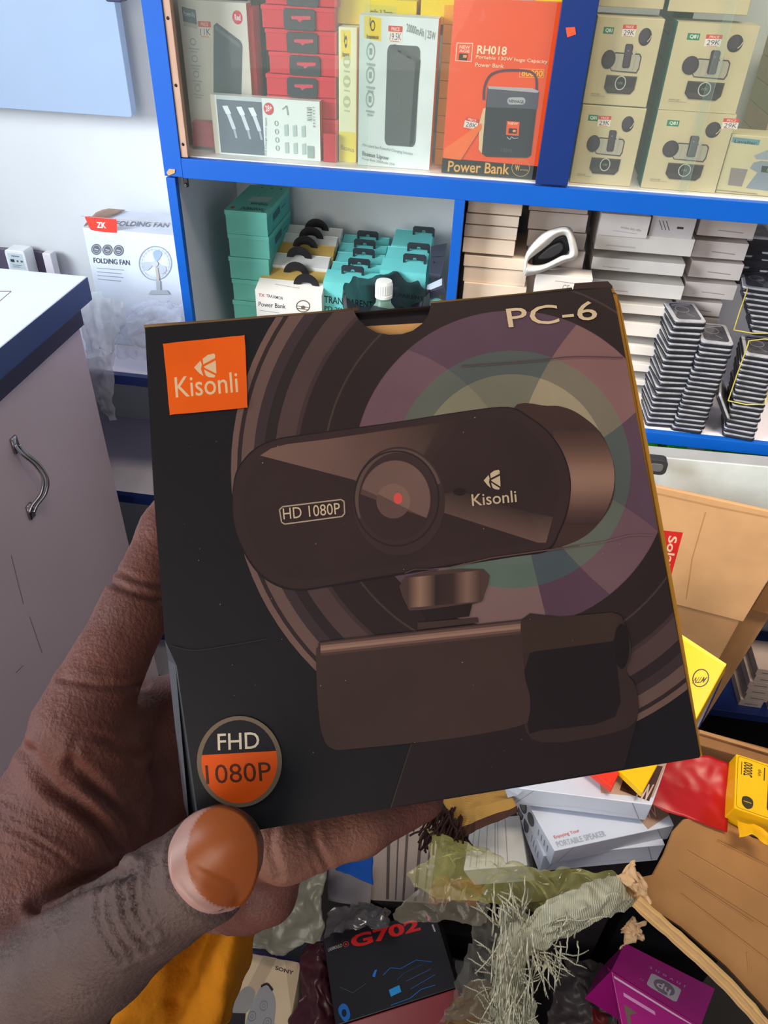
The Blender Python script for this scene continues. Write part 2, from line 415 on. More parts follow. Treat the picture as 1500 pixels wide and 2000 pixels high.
ad = MB('plastic')
A = Art(mb, lambda a, b: Vector((x0 + (x1 - x0) * a, 1.318, z1 - .07 * b)), (0, -1, 0), .0002)
A.poly([(.12, .08), (.88, .08), (.88, .5), (.12, .5)], (205, 220, 222)); A.poly([(.2, .24), (.4, .24), (.4, .32), (.2, .32)], (50, 60, 70), up=False); A.poly([(.5, .26), (.6, .26), (.6, .31), (.5, .31)], (90, 95, 105), up=False); A.poly([(.7, .26), (.82, .26), (.82, .31), (.7, .31)], (90, 95, 105), up=False)
A.line([(.25, .4), (.7, .4)], .015, (110, 120, 130)); A.line([(.25, .45), (.6, .45)], .015, (110, 120, 130)); A.line([(.3, .15), (.7, .15)], .03, (120, 130, 140))
mb.build('wall_adapter', label='white plug-in adapter with printed label in the wall socket', cat='adapter', bevel=.001)
mb = MB('plastic'); mb.box((Py(83, 500, 1.33).x, 1.330, Py(85, 560, 1.33).z), (Py(99, 500, 1.33).x, 1.3495, Py(85, 495, 1.33).z), (226, 222, 224)); mb.build('plug', label='small white plug right of the white adapter', cat='plug', bevel=.001)

# ================================================================== upper left bay (behind the glass), shelf top z = 1.166
def price(A, x, y, w, h, txt, rot=0.0, k=1):                       # small white price sticker with a red head
    q = lambda a, b: (x + w * a - rot * h * b, y + h * b + rot * w * a)
    A.up(k); A.poly([q(0, 0), q(1, 0), q(1, 1), q(0, 1)], (238, 222, 208)); A.poly([q(0, 0), q(1, 0), q(1, .36), q(0, .36)], (214, 62, 42))
    A.text('PRICE', q(.22, .30), q(.8, .30), q(.22, .08), (240, 200, 190), .02)
    A.text(txt, q(.12, .88), q(.92, .84), q(.14, .46), (70, 60, 110)); A.line([q(.15, .93), q(.8, .95)], h * .04, (214, 90, 70))
ZS = 1.166
def pb_phone(A):
    A.poly([(.055, .055), (.255, .075), (.255, .19), (.055, .17)], (70, 72, 86), up=False); A.up()
    A.text('Power-Xs', (.075, .125), (.235, .135), (.075, .085), (200, 205, 210), .02)
    A.poly([(.055, .17), (.255, .19), (.255, .225), (.055, .205)], (190, 180, 150), up=False)
    A.ell(.86, .115, .075, .055, (214, 40, 60)); A.text('Red', (.82, .14), (.905, .14), (.82, .09), (240, 230, 230), .03)
    price(A, .27, .16, .19, .13, '11K')
    pts = [(.50, .19), (.55, .165), (.88, .30), (.905, .34), (.80, .94), (.76, .965), (.40, .93), (.385, .88)]
    A.poly(pts, (84, 88, 96)); A.poly([(.53, .19), (.87, .325), (.86, .36), (.52, .22)], (110, 112, 120))
    for y in (.33, .47, .6, .72): A.ring(.17, y, .045, .03, .008, (150, 145, 140), n=12); A.line([(.10, y + .055), (.25, y + .06)], .008, (170, 165, 160)); A.line([(.12, y + .08), (.22, y + .085)], .008, (170, 165, 160))
carton('power_bank_box', 'white power bank box with a grey phone-like power bank picture, behind left glass', 'box',
       (372, 232), (496, 240), (365, 60), 1.150, .022, (222, 216, 204), (200, 70, 60), yaw=0.0, art=pb_phone, h=.142, base=ZS + .0004)
def green_art(A):
    A.poly([(.0, .25), (1, .25), (1, 1), (0, 1)], (120, 190, 60)); A.poly([(.3, .32), (.78, .32), (.72, .52), (.25, .52)], (50, 60, 60))
    A.poly(spline([(.35, .25), (.4, .06), (.52, .02), (.66, .08), (.72, .25)], 5), (200, 205, 200))
carton('hanging_box', 'dark and lime green boxed gadget with a hang hole behind the phone-picture box', 'box',
       (380, 238), (492, 246), (383, 8), 1.185, .02, (62, 66, 66), art=green_art, h=.166, base=ZS + .0004)
carton('red_box', 'plain red box standing just right of the white phone-picture box', 'box', (497, 240), (507, 241), (491, 56), 1.160, .03, (206, 40, 62), h=.138, base=ZS + .0004)
for i in range(2):
    carton('red_box', ['flat red box lying lowest in the left corner behind the glass', 'flat red box resting on the corner red box'][i], 'box',
           (377, 285 - i * 22), (424, 289 - i * 22), (376, 264 - i * 22), 1.135, .05, (196, 44, 66), h=.017)
carton('dark_box', 'tall grey black box in the gap left of the red charger boxes', 'box', (505, 262), (528, 264), (497, 10), 1.22, .1, (66, 68, 76), h=.185, base=ZS + .0004)
def cable_art(A):
    A.poly([(.0, .0), (1, .0), (1, 1), (0, 1)], (224, 228, 222)); A.poly([(.055, .07), (.475, .07), (.475, .97), (.055, .97)], (96, 102, 116))
    A.poly([(.055, .0), (.475, .0), (.475, .07), (.055, .07)], (190, 196, 196)); A.poly([(.0, .0), (.04, .0), (.04, 1), (0, 1)], (214, 200, 176))
    for x in (.14, .27, .38):
        A.line([(x, .2), (x + .06, .55)], .035, (210, 216, 222)); A.line([(x - .01, .17), (x + .02, .3)], .05, (230, 234, 238)); A.line([(x + .06, .55), (x + .075, .7)], .02, (170, 178, 186))
    A.ell(.535, .17, .045, .10, (208, 60, 70)); A.text('28+', (.505, .22), (.565, .20), (.505, .12), (240, 225, 220), .02)
    A.text('and Charge more types', (.495, .97), (.515, .32), (.475, .97), (60, 60, 70))
    for i in range(4): A.ring(.60, .40 + .14 * i, .018, .045, .006, (120, 130, 130), n=12)
    for x in (.67, .75, .83):
        for y in (.42, .72): A.poly([(x, y), (x + .035, y - .02), (x + .035, y + .17), (x, y + .18)], (176, 190, 184), up=False)
    A.up(); A.line([(.66, .16), (.70, .1), (.71, .25)], .012, (150, 165, 160))
    for k in range(9): A.line([(.885 + .0, .10 + k * .027), (.93, .10 + k * .027)], .012 if k % 2 else .006, (60, 66, 70))
    A.text('8 9 0 1 4 2 7', (.955, .42), (.955, .08), (.94, .42), (70, 76, 80))
    A.poly([(.88, .74), (.94, .74), (.94, .95), (.88, .95)], (150, 165, 160))
carton('cable_box', 'wide white charging cable box with red round badge lying in front behind glass', 'box',
       (421, 300), (626, 311), (427, 207), 1.1215, .014, (224, 226, 220), (206, 140, 60), art=cable_art, mat='gloss', h=.075, base=ZS + .0004)
# red charger boxes, one column
v0 = [307, 269, 231, 193, 153, 113, 71, 28, -14]
nm = ['lowest', 'second lowest', 'third lowest', 'fourth lowest', 'fifth lowest', 'third highest', 'second highest', 'topmost']
zred = [1.1662]
for i in range(8):
    yy = 1.135 + .001 * (i % 3); du = (0, 2, -1, 3, 1, -2, 2, 0)[i]; hh = .0258
    t = thing('charger_box', (0, yy, zred[0]), 'red charger box with black hang tab, %s in the red column' % nm[i], 'box', 'red charger boxes in a column')
    sh = .0035 * math.sin(i * 1.9); z0 = zred[0]; x0 = -.326 + sh; x1 = -.232 + sh * .6
    mb = MB('paper'); mb.box((x0, yy, z0), (x1, yy + .10, z0 + hh - .001), (206, 30, 50)); mb.box((x0 - .001, yy - .0006, z0 + hh - .006), (x1 + .0006, yy + .1, z0 + hh - .0008), (212, 36, 56))
    mb.build('carton', t, bevel=.0008)
    mb = MB('plastic'); xm = (x0 + x1) / 2 + .002
    mb.prism([(x, yy - .0022, z) for x, z in rrect(xm - .021, z0 - .001, xm + .021, z0 + hh - .003, .004)], (0, .001, 0), (34, 32, 40))
    A = Art(mb, lambda a, b: Vector((xm - .021 + .042 * a, yy - .0022, z0 + hh - .003 - .024 * b)), (0, -1, 0), .00015)
    A.poly([(.25, .34), (.85, .30), (.85, .46), (.6, .5), (.5, .62), (.44, .5), (.25, .48)], (200, 40, 70))
    mb.build('hang_tab', t, label='black hang tab with small red print', bevel=.0004); zred[0] += hh
carton('red_box', 'red box at the foot of the red column, half hidden by the cable box', 'box', (632, 316), (658, 318), (630, 262), 1.122, .008, (190, 36, 50), h=.036, base=ZS + .0004)
# power bank boxes
def baseus(A, full=True):
    A.poly([(.13, .02), (.66, .02), (.66, .22), (.13, .22)] if not full else [(.06, .0), (.28, .015), (.28, .155), (.06, .14)], (246, 208, 20))
    a, b, c, d = ((.13, .66, .02, .22) if not full else (.06, .28, .0, .155)); W = b - a; H = d - c
    A.ring(a + W * .5, c + H * .4, W * .14, H * .22, W * .05, (40, 36, 24), n=16, a0=0, a1=360); A.line([(a + W * .34, c + H * .1), (a + W * .34, c + H * .42)], W * .05, (40, 36, 24))
    A.text('baseus', (a + W * .16, c + H * .92), (a + W * .86, c + H * .92), (a + W * .16, c + H * .74), (50, 44, 24), .03)
    if full:
        price(A, .37, .055, .18, .10, '19.5K')
        A.text('20000mAh | 25W', (.60, .10), (.97, .145), (.60, .035), (130, 134, 134), .01)
        A.poly(rrect(.365, .17, .79, .84, .05), (92, 92, 92)); A.poly([(.39, .19), (.46, .165), (.80, .255), (.74, .27)], (78, 78, 80)); A.poly([(.735, .27), (.80, .255), (.765, .81), (.71, .84)], (62, 62, 66))
        A.poly([(.5, .198), (.55, .208), (.55, .222), (.5, .212)], (30, 30, 34), up=False); A.poly([(.62, .23), (.67, .24), (.67, .254), (.62, .244)], (30, 30, 34)); A.text('baseus', (.545, .60), (.545, .49), (.525, .60), (110, 110, 112))
        for y in (.22, .37, .53): A.ring(.15, y, .055, .055, .009, (150, 165, 155), n=16); A.poly([(.135, y - .02), (.165, y - .02), (.165, y + .02), (.135, y + .02)], (150, 165, 155)); A.line([(.10, y + .08), (.21, y + .085)], .014, (165, 175, 168)); A.line([(.12, y + .105), (.19, y + .108)], .012, (165, 175, 168))
        A.text('Mini sized but Powerful Charging Solution', (.06, .865), (.76, .905), (.06, .838), (130, 134, 130))
        A.text('Baseus Lipow', (.06, .935), (.43, .957), (.06, .895), (110, 112, 110), .02); A.text('Power Bank 20000mAh 25W', (.06, .957), (.52, .985), (.06, .940), (130, 132, 130))
    else:
        for y in (.26, .40, .55): A.ring(.45, y - .02, .2, .045, .03, (190, 190, 140), n=16); A.line([(.3, y + .045), (.62, y + .05)], .012, (190, 190, 150))
        A.poly([(0, .76), (1, .76), (1, 1), (0, 1)], (238, 216, 60)); A.text('Baseus', (.12, .90), (.9, .92), (.12, .86), (170, 150, 60), .02)
carton('power_bank_box', 'narrow yellow-white power bank box edge left of the full white one', 'box', (662, 315), (695, 319), (658, 52), 1.131, .03, (236, 232, 190), (240, 200, 20), art=lambda A: baseus(A, False), base=ZS + .0004)
carton('power_bank_box', 'white power bank box with a tall dark grey power bank picture and yellow logo', 'box',
       (699, 322), (838, 332), (697, 64), 1.119, .035, (222, 228, 226), (240, 150, 20), art=baseus, h=.176, base=ZS + .0004)
NA = (40, 38, 52)
def rh018(A):
    A = A.px; A.poly([(878, 310), (866, 338), (1048, 352), (1052, 328)], (34, 26, 22), up=False); A.up()
    A.poly([(864, 308), (1054, 325), (1048, 351), (862, 337)], (34, 26, 22))
    A.text('Power Bank', (874, 335), (994, 341), (876, 314), (222, 160, 80), .015)
    A.ring(1017, 328, 18, 17, 1.2, (190, 140, 70), n=28); A.text('W', (1006, 333), (1015, 334), (1006, 322), (222, 160, 80), .03); A.text('arranty', (1016, 334), (1032, 335), (1016, 330), (222, 160, 80))
    R_ = [(892, 83), (924, 84), (921, 121), (889, 119)]
    A.poly(R_, (252, 210, 180)); A.poly([(893.5, 84.5), (922.5, 85.5), (919.6, 119.5), (890.6, 117.6)], (238, 76, 16))
    A.text('NEW', (897, 95), (918, 96), (898, 88), (252, 190, 170), .03); A.text('AGE', (896, 102), (917, 103), (897, 96), (252, 190, 170), .03); A.poly([(897, 104), (914, 105), (912, 118), (896, 117)], (40, 20, 20)); A.poly([(905, 107), (912, 107.5), (911, 113), (904, 112.5)], (240, 150, 90))
    A.text('RH018', (931, 105), (989, 108), (933, 88), (255, 220, 180), .025)
    A.text('Portable 130W huge Capacity', (929, 116), (1069, 126), (930, 107), (255, 212, 170), .01); A.text('Power Bank', (928, 130), (984, 133), (929, 122), (255, 212, 170), .01)
    A.ring(1039, 144, 0, 0, 0, (0, 0, 0), n=3)
    bx = [(1016, 134), (1063, 136), (1061, 152), (1014, 150)]; A.line(bx + bx[:1], 1.2, (250, 170, 40)); A.text('80000', (1018, 148), (1059, 150), (1020, 136), (250, 190, 40), .01)
    h = spline([(945, 195), (946, 172), (955, 150), (972, 140), (1000, 137), (1035, 140), (1047, 152), (1048, 180)], 6)
    A.line(h, 5, (96, 46, 66))
    A.poly([(944, 212), (950, 210), (944, 303), (935, 292), (936, 240)], (224, 190, 150))
    A.poly([(952, 170), (1052, 178), (1037, 303), (1030, 308), (950, 306), (941, 300)], (44, 38, 50))
    A.poly([(952, 171), (1053, 178), (1049, 213), (950, 209)], (84, 78, 92)); A.poly([(953, 168), (1040, 172), (1053, 178), (1050, 181), (954, 173)], (180, 170, 172))
    A.poly(rrect(991, 190, 1026, 204, 6), (176, 174, 176)); A.text('NEWAGE', (994, 200), (1023, 202), (994, 194), (44, 38, 50), .02)
    A.poly([(990, 236), (1015, 238), (1013, 265), (988, 263)], (240, 84, 26)); A.text('NEW', (993, 243), (1012, 244), (993, 238), (252, 200, 170), .02); A.poly([(994, 250), (1010, 251), (1009, 261), (993, 260)], (30, 18, 24)); A.poly([(1002, 253), (1008, 253.5), (1007, 258), (1001, 257.5)], (240, 150, 90))
    A.line(spline([(990, 267), (996, 272), (999, 267), (1004, 270), (1012, 269)], 4), .9, (210, 205, 210)); A.text('130W', (978, 296), (1000, 298), (979, 289), (84, 78, 100))
    price(A, 910, 227, 26, 21, '28K', .22, 0)
    A.poly([(868, 290), (940, 240), (940, 250), (900, 312), (866, 308)], (244, 110, 40), up=False)
carton('power_bank_box', 'bright orange power bank box with a big black lantern-handled power bank picture', 'box',
       (862, 337), (1048, 352), (880, 66), 1.1115, .05, (240, 78, 14), (214, 60, 14), (226, 70, 20), art=rh018, mat='gloss', h=.200, base=ZS + .0004)
# yellow boxes
def ylab(A): A.poly([(.35, .2), (.75, .24), (.75, .7), (.35, .66)], (206, 190, 60)); A.text('mile 3.7mm', (.42, .56), (.7, .58), (.42, .38), (60, 56, 30), .02)
for i, (bl, br, tl, y, lab) in enumerate([((659, 46), (812, 56), (660, -6), 1.155, 'yellow box with worn printed label on top of the narrow white-yellow box'),
        ((820, 46), (978, 58), (822, -4), 1.152, 'yellow box with worn printed label above the orange box'),
        ((818, 66), (972, 72), (820, 47), 1.165, 'flat yellow box under the labelled yellow box, left above the orange box')]):
    carton('yellow_box', lab, 'box', bl, br, tl, y, .12, (232, 200, 10), (220, 170, 10), art=ylab if i < 2 else None, group='yellow boxes above the power banks')
carton('yellow_box', 'upright yellow box hanging at the top right corner beside the blue post', 'box', (1035, 72), (1088, 78), (1040, -20), 1.125, .1, (240, 208, 14), (210, 160, 10), mat='gloss')
carton('black_box', 'plain black box between the yellow boxes above the orange box', 'box', (970, 72), (1036, 76), (976, 8), 1.15, .1, (44, 36, 34))
zz = ZS
for i in range(9):
    carton('yellow_box', 'orange yellow box, %s, narrow stack left of the orange box' % nth(8 - i), 'box', (847, 334 - i * 2), (873, 335), (847, 300), 1.150, .08, (228, 160, 14), group='narrow yellow stack', w=.038, h=.0205)
    COL.objects[-1].location.z = ZS + .021 * i + .0002

# ================================================================== upper right bay
GRN = (30, 104, 88)
def q81(A, tagx=.1, pr=(.40, .09), ptxt='29K', oval=True):
    A.poly([(tagx, .115), (tagx + .155, .115), (tagx + .155, .19), (tagx, .19)], (52, 122, 96)); A.text('Q81', (tagx + .03, .178), (tagx + .135, .178), (tagx + .03, .13), (222, 226, 200), .03)
    price(A, pr[0], pr[1], .20, .13, ptxt, -.02)
    E_ = (62, 44, 56)
    A.ell(.755, .20, .095, .098, (50, 36, 48)); A.ell(.735, .185, .066, .078, (70, 52, 66)); A.line(spline([(.80, .25), (.83, .22), (.845, .18)], 4), .012, (200, 180, 150))
    A.poly([(.33, .41), (.36, .385), (.73, .385), (.765, .42), (.765, .56), (.74, .61), (.35, .60), (.30, .54)], (66, 54, 58)); A.poly([(.34, .42), (.365, .40), (.725, .40), (.75, .43), (.75, .55), (.73, .595), (.355, .59), (.315, .54)], (178, 166, 148))
    for x in (.42, .5, .6, .68): A.line([(x, .41), (x - .01, .58)], .004, (150, 138, 122))
    A.ell(.275, .47, .105, .107, (54, 38, 50)); A.ell(.262, .462, .082, .088, (66, 48, 62))
    A.poly([(.49, .30), (.505, .285), (.59, .285), (.61, .31), (.615, .54), (.60, .555), (.52, .56), (.50, .54)], E_); A.poly([(.505, .30), (.585, .30), (.595, .53), (.52, .54)], (76, 58, 74)); A.ell(.548, .36, .012, .012, (130, 110, 120))
    A.poly([(.62, .37), (.66, .35), (.665, .39), (.63, .41)], (190, 178, 158))
    A.poly([(.29, .645), (.76, .645), (.755, .80), (.70, .855), (.35, .855), (.285, .79)], (56, 40, 46)); A.poly([(.29, .645), (.76, .645), (.76, .66), (.29, .66)], (84, 66, 70)); A.poly([(.30, .78), (.75, .78), (.70, .84), (.36, .84)], (70, 52, 56))
    A.ell(.525, .73, .083, .085, (190, 186, 178)); A.ell(.525, .73, .070, .072, (40, 30, 32)); A.text('100', (.49, .745), (.56, .745), (.49, .715), (150, 140, 120))
    A.text('XIAOKE Q81', (.10, .885), (.24, .885), (.10, .868), (90, 80, 64)); A.text('Wireless Microphone', (.10, .905), (.33, .905), (.10, .890), (110, 100, 84))
# bottom / top row, left and right
CR = (204, 186, 148)
for bl, br, tl, tx, pr, y, lab in [((1112, 356), (1230, 365), (1134, 204), .12, (.28, .12), 1.1125, 'cream microphone box, lower left of the four behind the right glass'),
                                 ((1251, 366), (1396, 375), (1286, 214), .15, (.85, .05), 1.1135, 'cream microphone box, lower right of the four behind the right glass'),
                                 ((1138, 202), (1262, 210), (1160, 30), .12, (.40, .08), 1.1135, 'cream microphone box, upper left of the four, beside the blue post'),
                                 ((1286, 213), (1436, 222), (1322, 42), .15, (.38, .12), 1.1145, 'cream microphone box, upper right of the four behind the right glass')]:
    lower = bl[1] > 300
    carton('microphone_box', lab, 'box', bl, br, tl, y, .045, CR, GRN if bl[0] > 1240 else (196, 180, 146), left_c=GRN, top_c=(196, 180, 146), group='cream wireless microphone boxes',
           art=(lambda tx, pr: lambda A: q81(A, tx, pr))(tx, pr if lower else pr))
carton('microphone_box', 'cream box above the upper left microphone box, only its lower edge in view', 'box', (1166, 12), (1292, 32), (1168, -60), 1.127, .045, CR, (190, 174, 140))
carton('microphone_box', 'cream box above the upper right microphone box, only its lower edge in view', 'box', (1303, 22), (1456, 42), (1305, -60), 1.127, .045, CR, GRN)
def ledart(A):
    A.poly([(.02, .04), (.34, .06), (.34, .15), (.02, .13)], (94, 140, 150)); A.text('Lavalier', (.05, .135), (.31, .145), (.05, .08), (40, 70, 80), .02)
    A.poly([(.32, .32), (.5, .18), (.95, .2), (.9, .36), (.36, .38)], (150, 156, 166)); A.poly([(.34, .44), (.42, .40), (.95, .42), (.92, .56), (.84, .60), (.78, .92), (.34, .88), (.42, .60), (.32, .54)], (136, 142, 154)); A.poly([(.45, .48), (.80, .49), (.78, .60), (.46, .59)], (40, 52, 44)); A.text('88:88', (.52, .575), (.72, .58), (.52, .51), (120, 150, 110))
    A.poly([(.1, .55), (.3, .56), (.29, .86), (.12, .85)], (140, 126, 122)); price(A, .66, .03, .25, .14, '25K'); A.line([(.0, .95), (.5, .97)], .01, (110, 100, 80))
carton('microphone_box', 'cream box with a grey gadget picture, lowest at the right edge behind glass', 'box', (1397, 376), (1560, 388), (1424, 262), 1.1155, .04, (204, 190, 150), art=ledart)
for i in range(7):
    z = ZS + .028 * i + .0003; mb = MB(); mb.box((.338, 1.175, z), (.46, 1.30, z + .0275), (186 + (i % 3) * 6, 168 + (i % 2) * 8, 118)); mb.build('cream_box', bevel=.0008, label='plain cream box, %s, far right stack behind glass' % nth(6 - i), cat='box', group='plain cream boxes at the right')
    mb = MB(); mb.box((.188, 1.178, z), (.212, 1.30, z + .0268), (60, 66, 60)); mb.build('dark_box', bevel=.0008, label='dark box, %s, in the gap between cream boxes' % nth(6 - i), cat='box', group='dark boxes in the gap')

# ================================================================== lower middle bay, shelf top z = .81
TEAL = (112, 214, 200)
SH = .8102
def teal_top(mb, i):
    x0, x1, y0, y1, z = i
    A = Art(mb, lambda a, b: Vector((x0 + (x1 - x0) * a, y0 + (y1 - y0) * (1 - b), z)), (0, 0, 1), .0002)
    A.text('TRANSPARENT', (.92, .85), (.30, .84), (.92, .96), (30, 60, 66), .02); A.text('POWER BANK', (.86, .66), (.42, .66), (.86, .74), (30, 60, 66), .01)
    A.ell(.12, .9, .05, .04, (190, 90, 80)); A.poly([(.35, .45), (.85, .42), (.8, .62), (.3, .62)], (170, 200, 190)); A.line([(.45, .42), (.5, .15)], .01, (70, 130, 130)); 
    for x in (.35, .6, .85): A.ell(x, .08, .025, .02, (40, 80, 84))
h = .0486; nst = 7
x0 = Py(444, 458, 1.185).x
zt = Py(443, 409, 1.185).z; hh = (zt - SH) / nst
for i in range(nst):
    mb = MB(); j = (.0, .002, -.001, .001, -.0015, .001, 0)[i]
    a, b, y0, y1 = x0 + j, x0 + j + .0665, 1.185 + abs(j), 1.325; z0 = SH + i * hh
    mb.box((a, y0, z0), (b, y1, z0 + hh - .0008), TEAL, cols=[(110, 196, 178), TEAL, TEAL, (84, 186, 178), TEAL, (88, 186, 176)])
    mb.box((a - .0012, y0 - .0008, z0 + hh - .008), (b + .0004, y1, z0 + hh - .0006), (112, 200, 182))
    A = Art(mb, lambda p, q: Vector((b + .0004, y0 + (y1 - y0) * p, z0 + hh * (1 - q))), (1, 0, 0), .0002); A.poly([(.25, .35), (.55, .3), (.55, .6), (.25, .65)], (50, 110, 116)); A.line([(.62, .5), (.8, .48)], .06, (60, 130, 130))
    if i == nst - 1: teal_top(mb, (a, b, y0, y1, z0 + hh - .0006))
    mb.build('power_bank_box', bevel=.0008, label='teal box, %s, tall stack by the cabinet side' % nth(nst - 1 - i), cat='box', group='tall teal stack')
def hangbox(name, label, group, x0, x1, y, zt, dep, col, tabx, tab='arch', art=None, lean=.0, topc=None, zb=SH):
    t = thing(name, ((x0 + x1) / 2, y, zb), label, 'box', group)
    mb = MB(); mb.box((x0, y, zb), (x1, y + dep, zt - .010), col)
    b = len(mb.v)                                                  # gabled shoulder
    mb.v += [Vector(p) for p in ((x0, y, zt - .010), (x1, y, zt - .010), (x1 - .001, y + dep, zt - .010), (x0 + .001, y + dep, zt - .010), (x0 + .001, y + dep, zt), (x1 - .001, y + dep, zt))]
    mb.idx([(b, b + 1, b + 5, b + 4), (b + 1, b + 2, b + 5), (b + 3, b, b + 4), (b + 3, b + 2, b + 5, b + 4)], topc or col)
    if art:
        A = Art(mb, lambda a_, b_: Vector((x0 + (x1 - x0) * a_, y, zt - .010 - (zt - .010 - zb) * b_)), (0, -1, 0), .00015); A.px = Art(mb, lambda a_, b_: Py(a_, b_, y), (0, -1, 0), .00015); art(A)
    mb.build('carton', t, bevel=.0007)
    mb = MB('plastic'); yy = y + dep * .72; zc = zt - .004
    if tab == 'arch':
        r0, r1 = .0215, .0085; n = 12
        o_ = [(tabx + r0 * math.cos(math.pi * k / n), yy, zc + r0 * .95 * math.sin(math.pi * k / n)) for k in range(n + 1)]
        i_ = [(tabx + r1 * 1.1 * math.cos(math.pi * k / n), yy, zc + .002 + r1 * .5 * math.sin(math.pi * k / n)) for k in range(n, -1, -1)]
        mb.prism(o_ + i_, (0, .0008, 0), (30, 28, 32))
    else:
        W2 = .0185
        o_ = [(tabx - W2, yy, zc), (tabx - W2, yy, zc + .013), (tabx - W2 + .003, yy, zc + .016), (tabx + W2 - .003, yy, zc + .016), (tabx + W2, yy, zc + .013), (tabx + W2, yy, zc)]
        i_ = [(tabx + W2 - .004, yy, zc), (tabx + W2 - .004, yy, zc + .006), (tabx + .004, yy, zc + .006), (tabx + .002, yy, zc + .010), (tabx - .002, yy, zc + .010), (tabx - .004, yy, zc + .006), (tabx - W2 + .004, yy, zc + .006), (tabx - W2 + .004, yy, zc)]
        mb.prism(o_ + i_, (0, .0008, 0), (44, 52, 58))
    mb.build('hang_tab', t, label='black plastic hang tab')
    return t
def tx_art(A):
    A = A.px; A.line([(537, 555), (585, 563)], .8, (120, 110, 104)); A.text('TX', (505, 579), (517, 580), (505, 573), (190, 60, 70), .02); A.text('TRAXMOR', (520, 580), (553, 586), (520, 574), (70, 70, 80), .01)
    A.text('Power Bank', (505, 598), (558, 603), (505, 589), (60, 64, 84), .01); A.line([(507, 606), (545, 611)], .9, (150, 150, 160)); A.ring(592, 598, 14, 12, 2, (110, 96, 80), n=22); A.line([(579, 597), (605, 601)], 1.5, (110, 96, 80)); A.line([(581, 602), (603, 605)], 1.5, (110, 96, 80)); A.ell(592, 600, 4, 3.5, (110, 96, 80))
W_ = (228, 224, 216); G_ = (200, 164, 88)
rows = [((498, 566), 628, 1.150, W_, 592, W_), ((508, 545), 632, 1.178, (214, 184, 120), 572, G_), ((518, 515), 640, 1.206, W_, 578, W_), ((531, 494), 650, 1.234, (214, 184, 120), 590, G_), ((543, 476), 655, 1.262, W_, 602, W_), ((556, 460), 664, 1.290, W_, 613, W_)]
for i, (tl, ur, y, c, tu, tc_) in enumerate(rows):
    a = Py(tl[0], tl[1], y); bx = Py(ur, tl[1] + 6, y).x
    hangbox('power_bank_box', '%s power bank box, %s from the front, black arch tab' % ('white' if c is W_ else 'gold topped', ['first', 'second', 'third', 'fourth', 'fifth', 'sixth'][i]), 'white and gold row', a.x, bx, y, a.z + .010, .027, c, Py(tu, tl[1] - 25, y).x, art=tx_art if i == 0 else None, topc=tc_ if i else W_)
CY = (112, 206, 202)
def tr_art(k):
    def f(A):
        A = A.px
        if k == 0:
            A.text('TRANSPARENT', (633, 591), (728, 603), (633, 577), (36, 66, 74), .02); A.text('PD 20W', (634, 606), (680, 612), (634, 597), (36, 66, 74), .02)
        else:
            A.text('TRANSPARENT', (736, 575), (828, 587), (736, 567), (36, 66, 74), .02); A.ring(852, 580, 10, 10, 2, (196, 150, 90), n=6)
    return f
r1 = [((631, 550), 738, 1.168), ((643, 535), 742, 1.199), ((652, 515), 748, 1.230), ((658, 497), 752, 1.261), ((665, 480), 757, 1.292)]
t1 = [684, 697, 706, 708, 714]
for i, (tl, ur, y) in enumerate(r1):
    a = Py(tl[0], tl[1], y); bx = Py(ur, tl[1] + 8, y).x
    hangbox('power_bank_box', 'teal hang-tab box, %s from the front in the left teal row' % ['first', 'second', 'third', 'fourth', 'fifth'][i], 'left teal row', a.x, bx, y, a.z + .010, .029, CY, Py(t1[i], tl[1], y).x, 'flat', tr_art(0) if i == 0 else None)
r2 = [((742, 527), 832, 1.172), ((752, 505), 836, 1.204), ((764, 478), 842, 1.260)]
t2 = [806, 814, 822]
for i, (tl, ur, y) in enumerate(r2):
    a = Py(tl[0], tl[1], y); bx = Py(ur, tl[1] + 8, y).x
    hangbox('power_bank_box', 'teal hang-tab box, %s from the front in the right teal row' % ['first', 'second', 'third'][i], 'right teal row', a.x, bx, y, a.z + .010, .029 if i < 2 else .05, CY, Py(t2[i], tl[1], y).x, 'flat', tr_art(1) if i == 0 else None)
def slab(name, label, cat, cor, th, col, mat='plastic', art=None, bevel=.0012, group=None):   # cor: bl br tr tl world points
    n = (cor[1] - cor[0]).cross(cor[3] - cor[0]).normalized()
    if n.dot(CAM - cor[0]) < 0: n = -n
    d2 = cor[2] - CAM; cor[2] = CAM + d2 * ((cor[0] - CAM).dot(n) / d2.dot(n))          # keep the face flat
    mb = MB(mat); mb.hexa(cor + [p - n * th for p in cor], col)
    if art:
        m = lambda a, b: (cor[3] * (1 - a) + cor[2] * a) * (1 - b) + (cor[0] * (1 - a) + cor[1] * a) * b
        art(Art(mb, m, n, .00015))
    return mb.build(name, bevel=bevel, label=label, cat=cat, group=group)
slab('phone_case_box', 'slim dark grey box leaning at the right end of the teal rows', 'box', [Py(838, 535, 1.165), Py(862, 538, 1.165), Py(874, 474, 1.190), Py(842, 480, 1.215)], .010, (62, 66, 78), art=lambda A: (A.poly([(.1, .4), (.9, .4), (.9, .42), (.1, .42)], (40, 42, 50)), A.ell(.3, .6, .05, .03, (20, 20, 26))))
slab('tray_box', 'small open dark grey box with pale inside leaning below the slim dark box', 'box', [Py(830, 574, 1.145), Py(866, 560, 1.145), Py(866, 540, 1.165), Py(832, 556, 1.165)], .012, (58, 60, 72), art=lambda A: A.poly([(.08, .12), (.92, .12), (.92, .80), (.08, .80)], (190, 200, 214)))
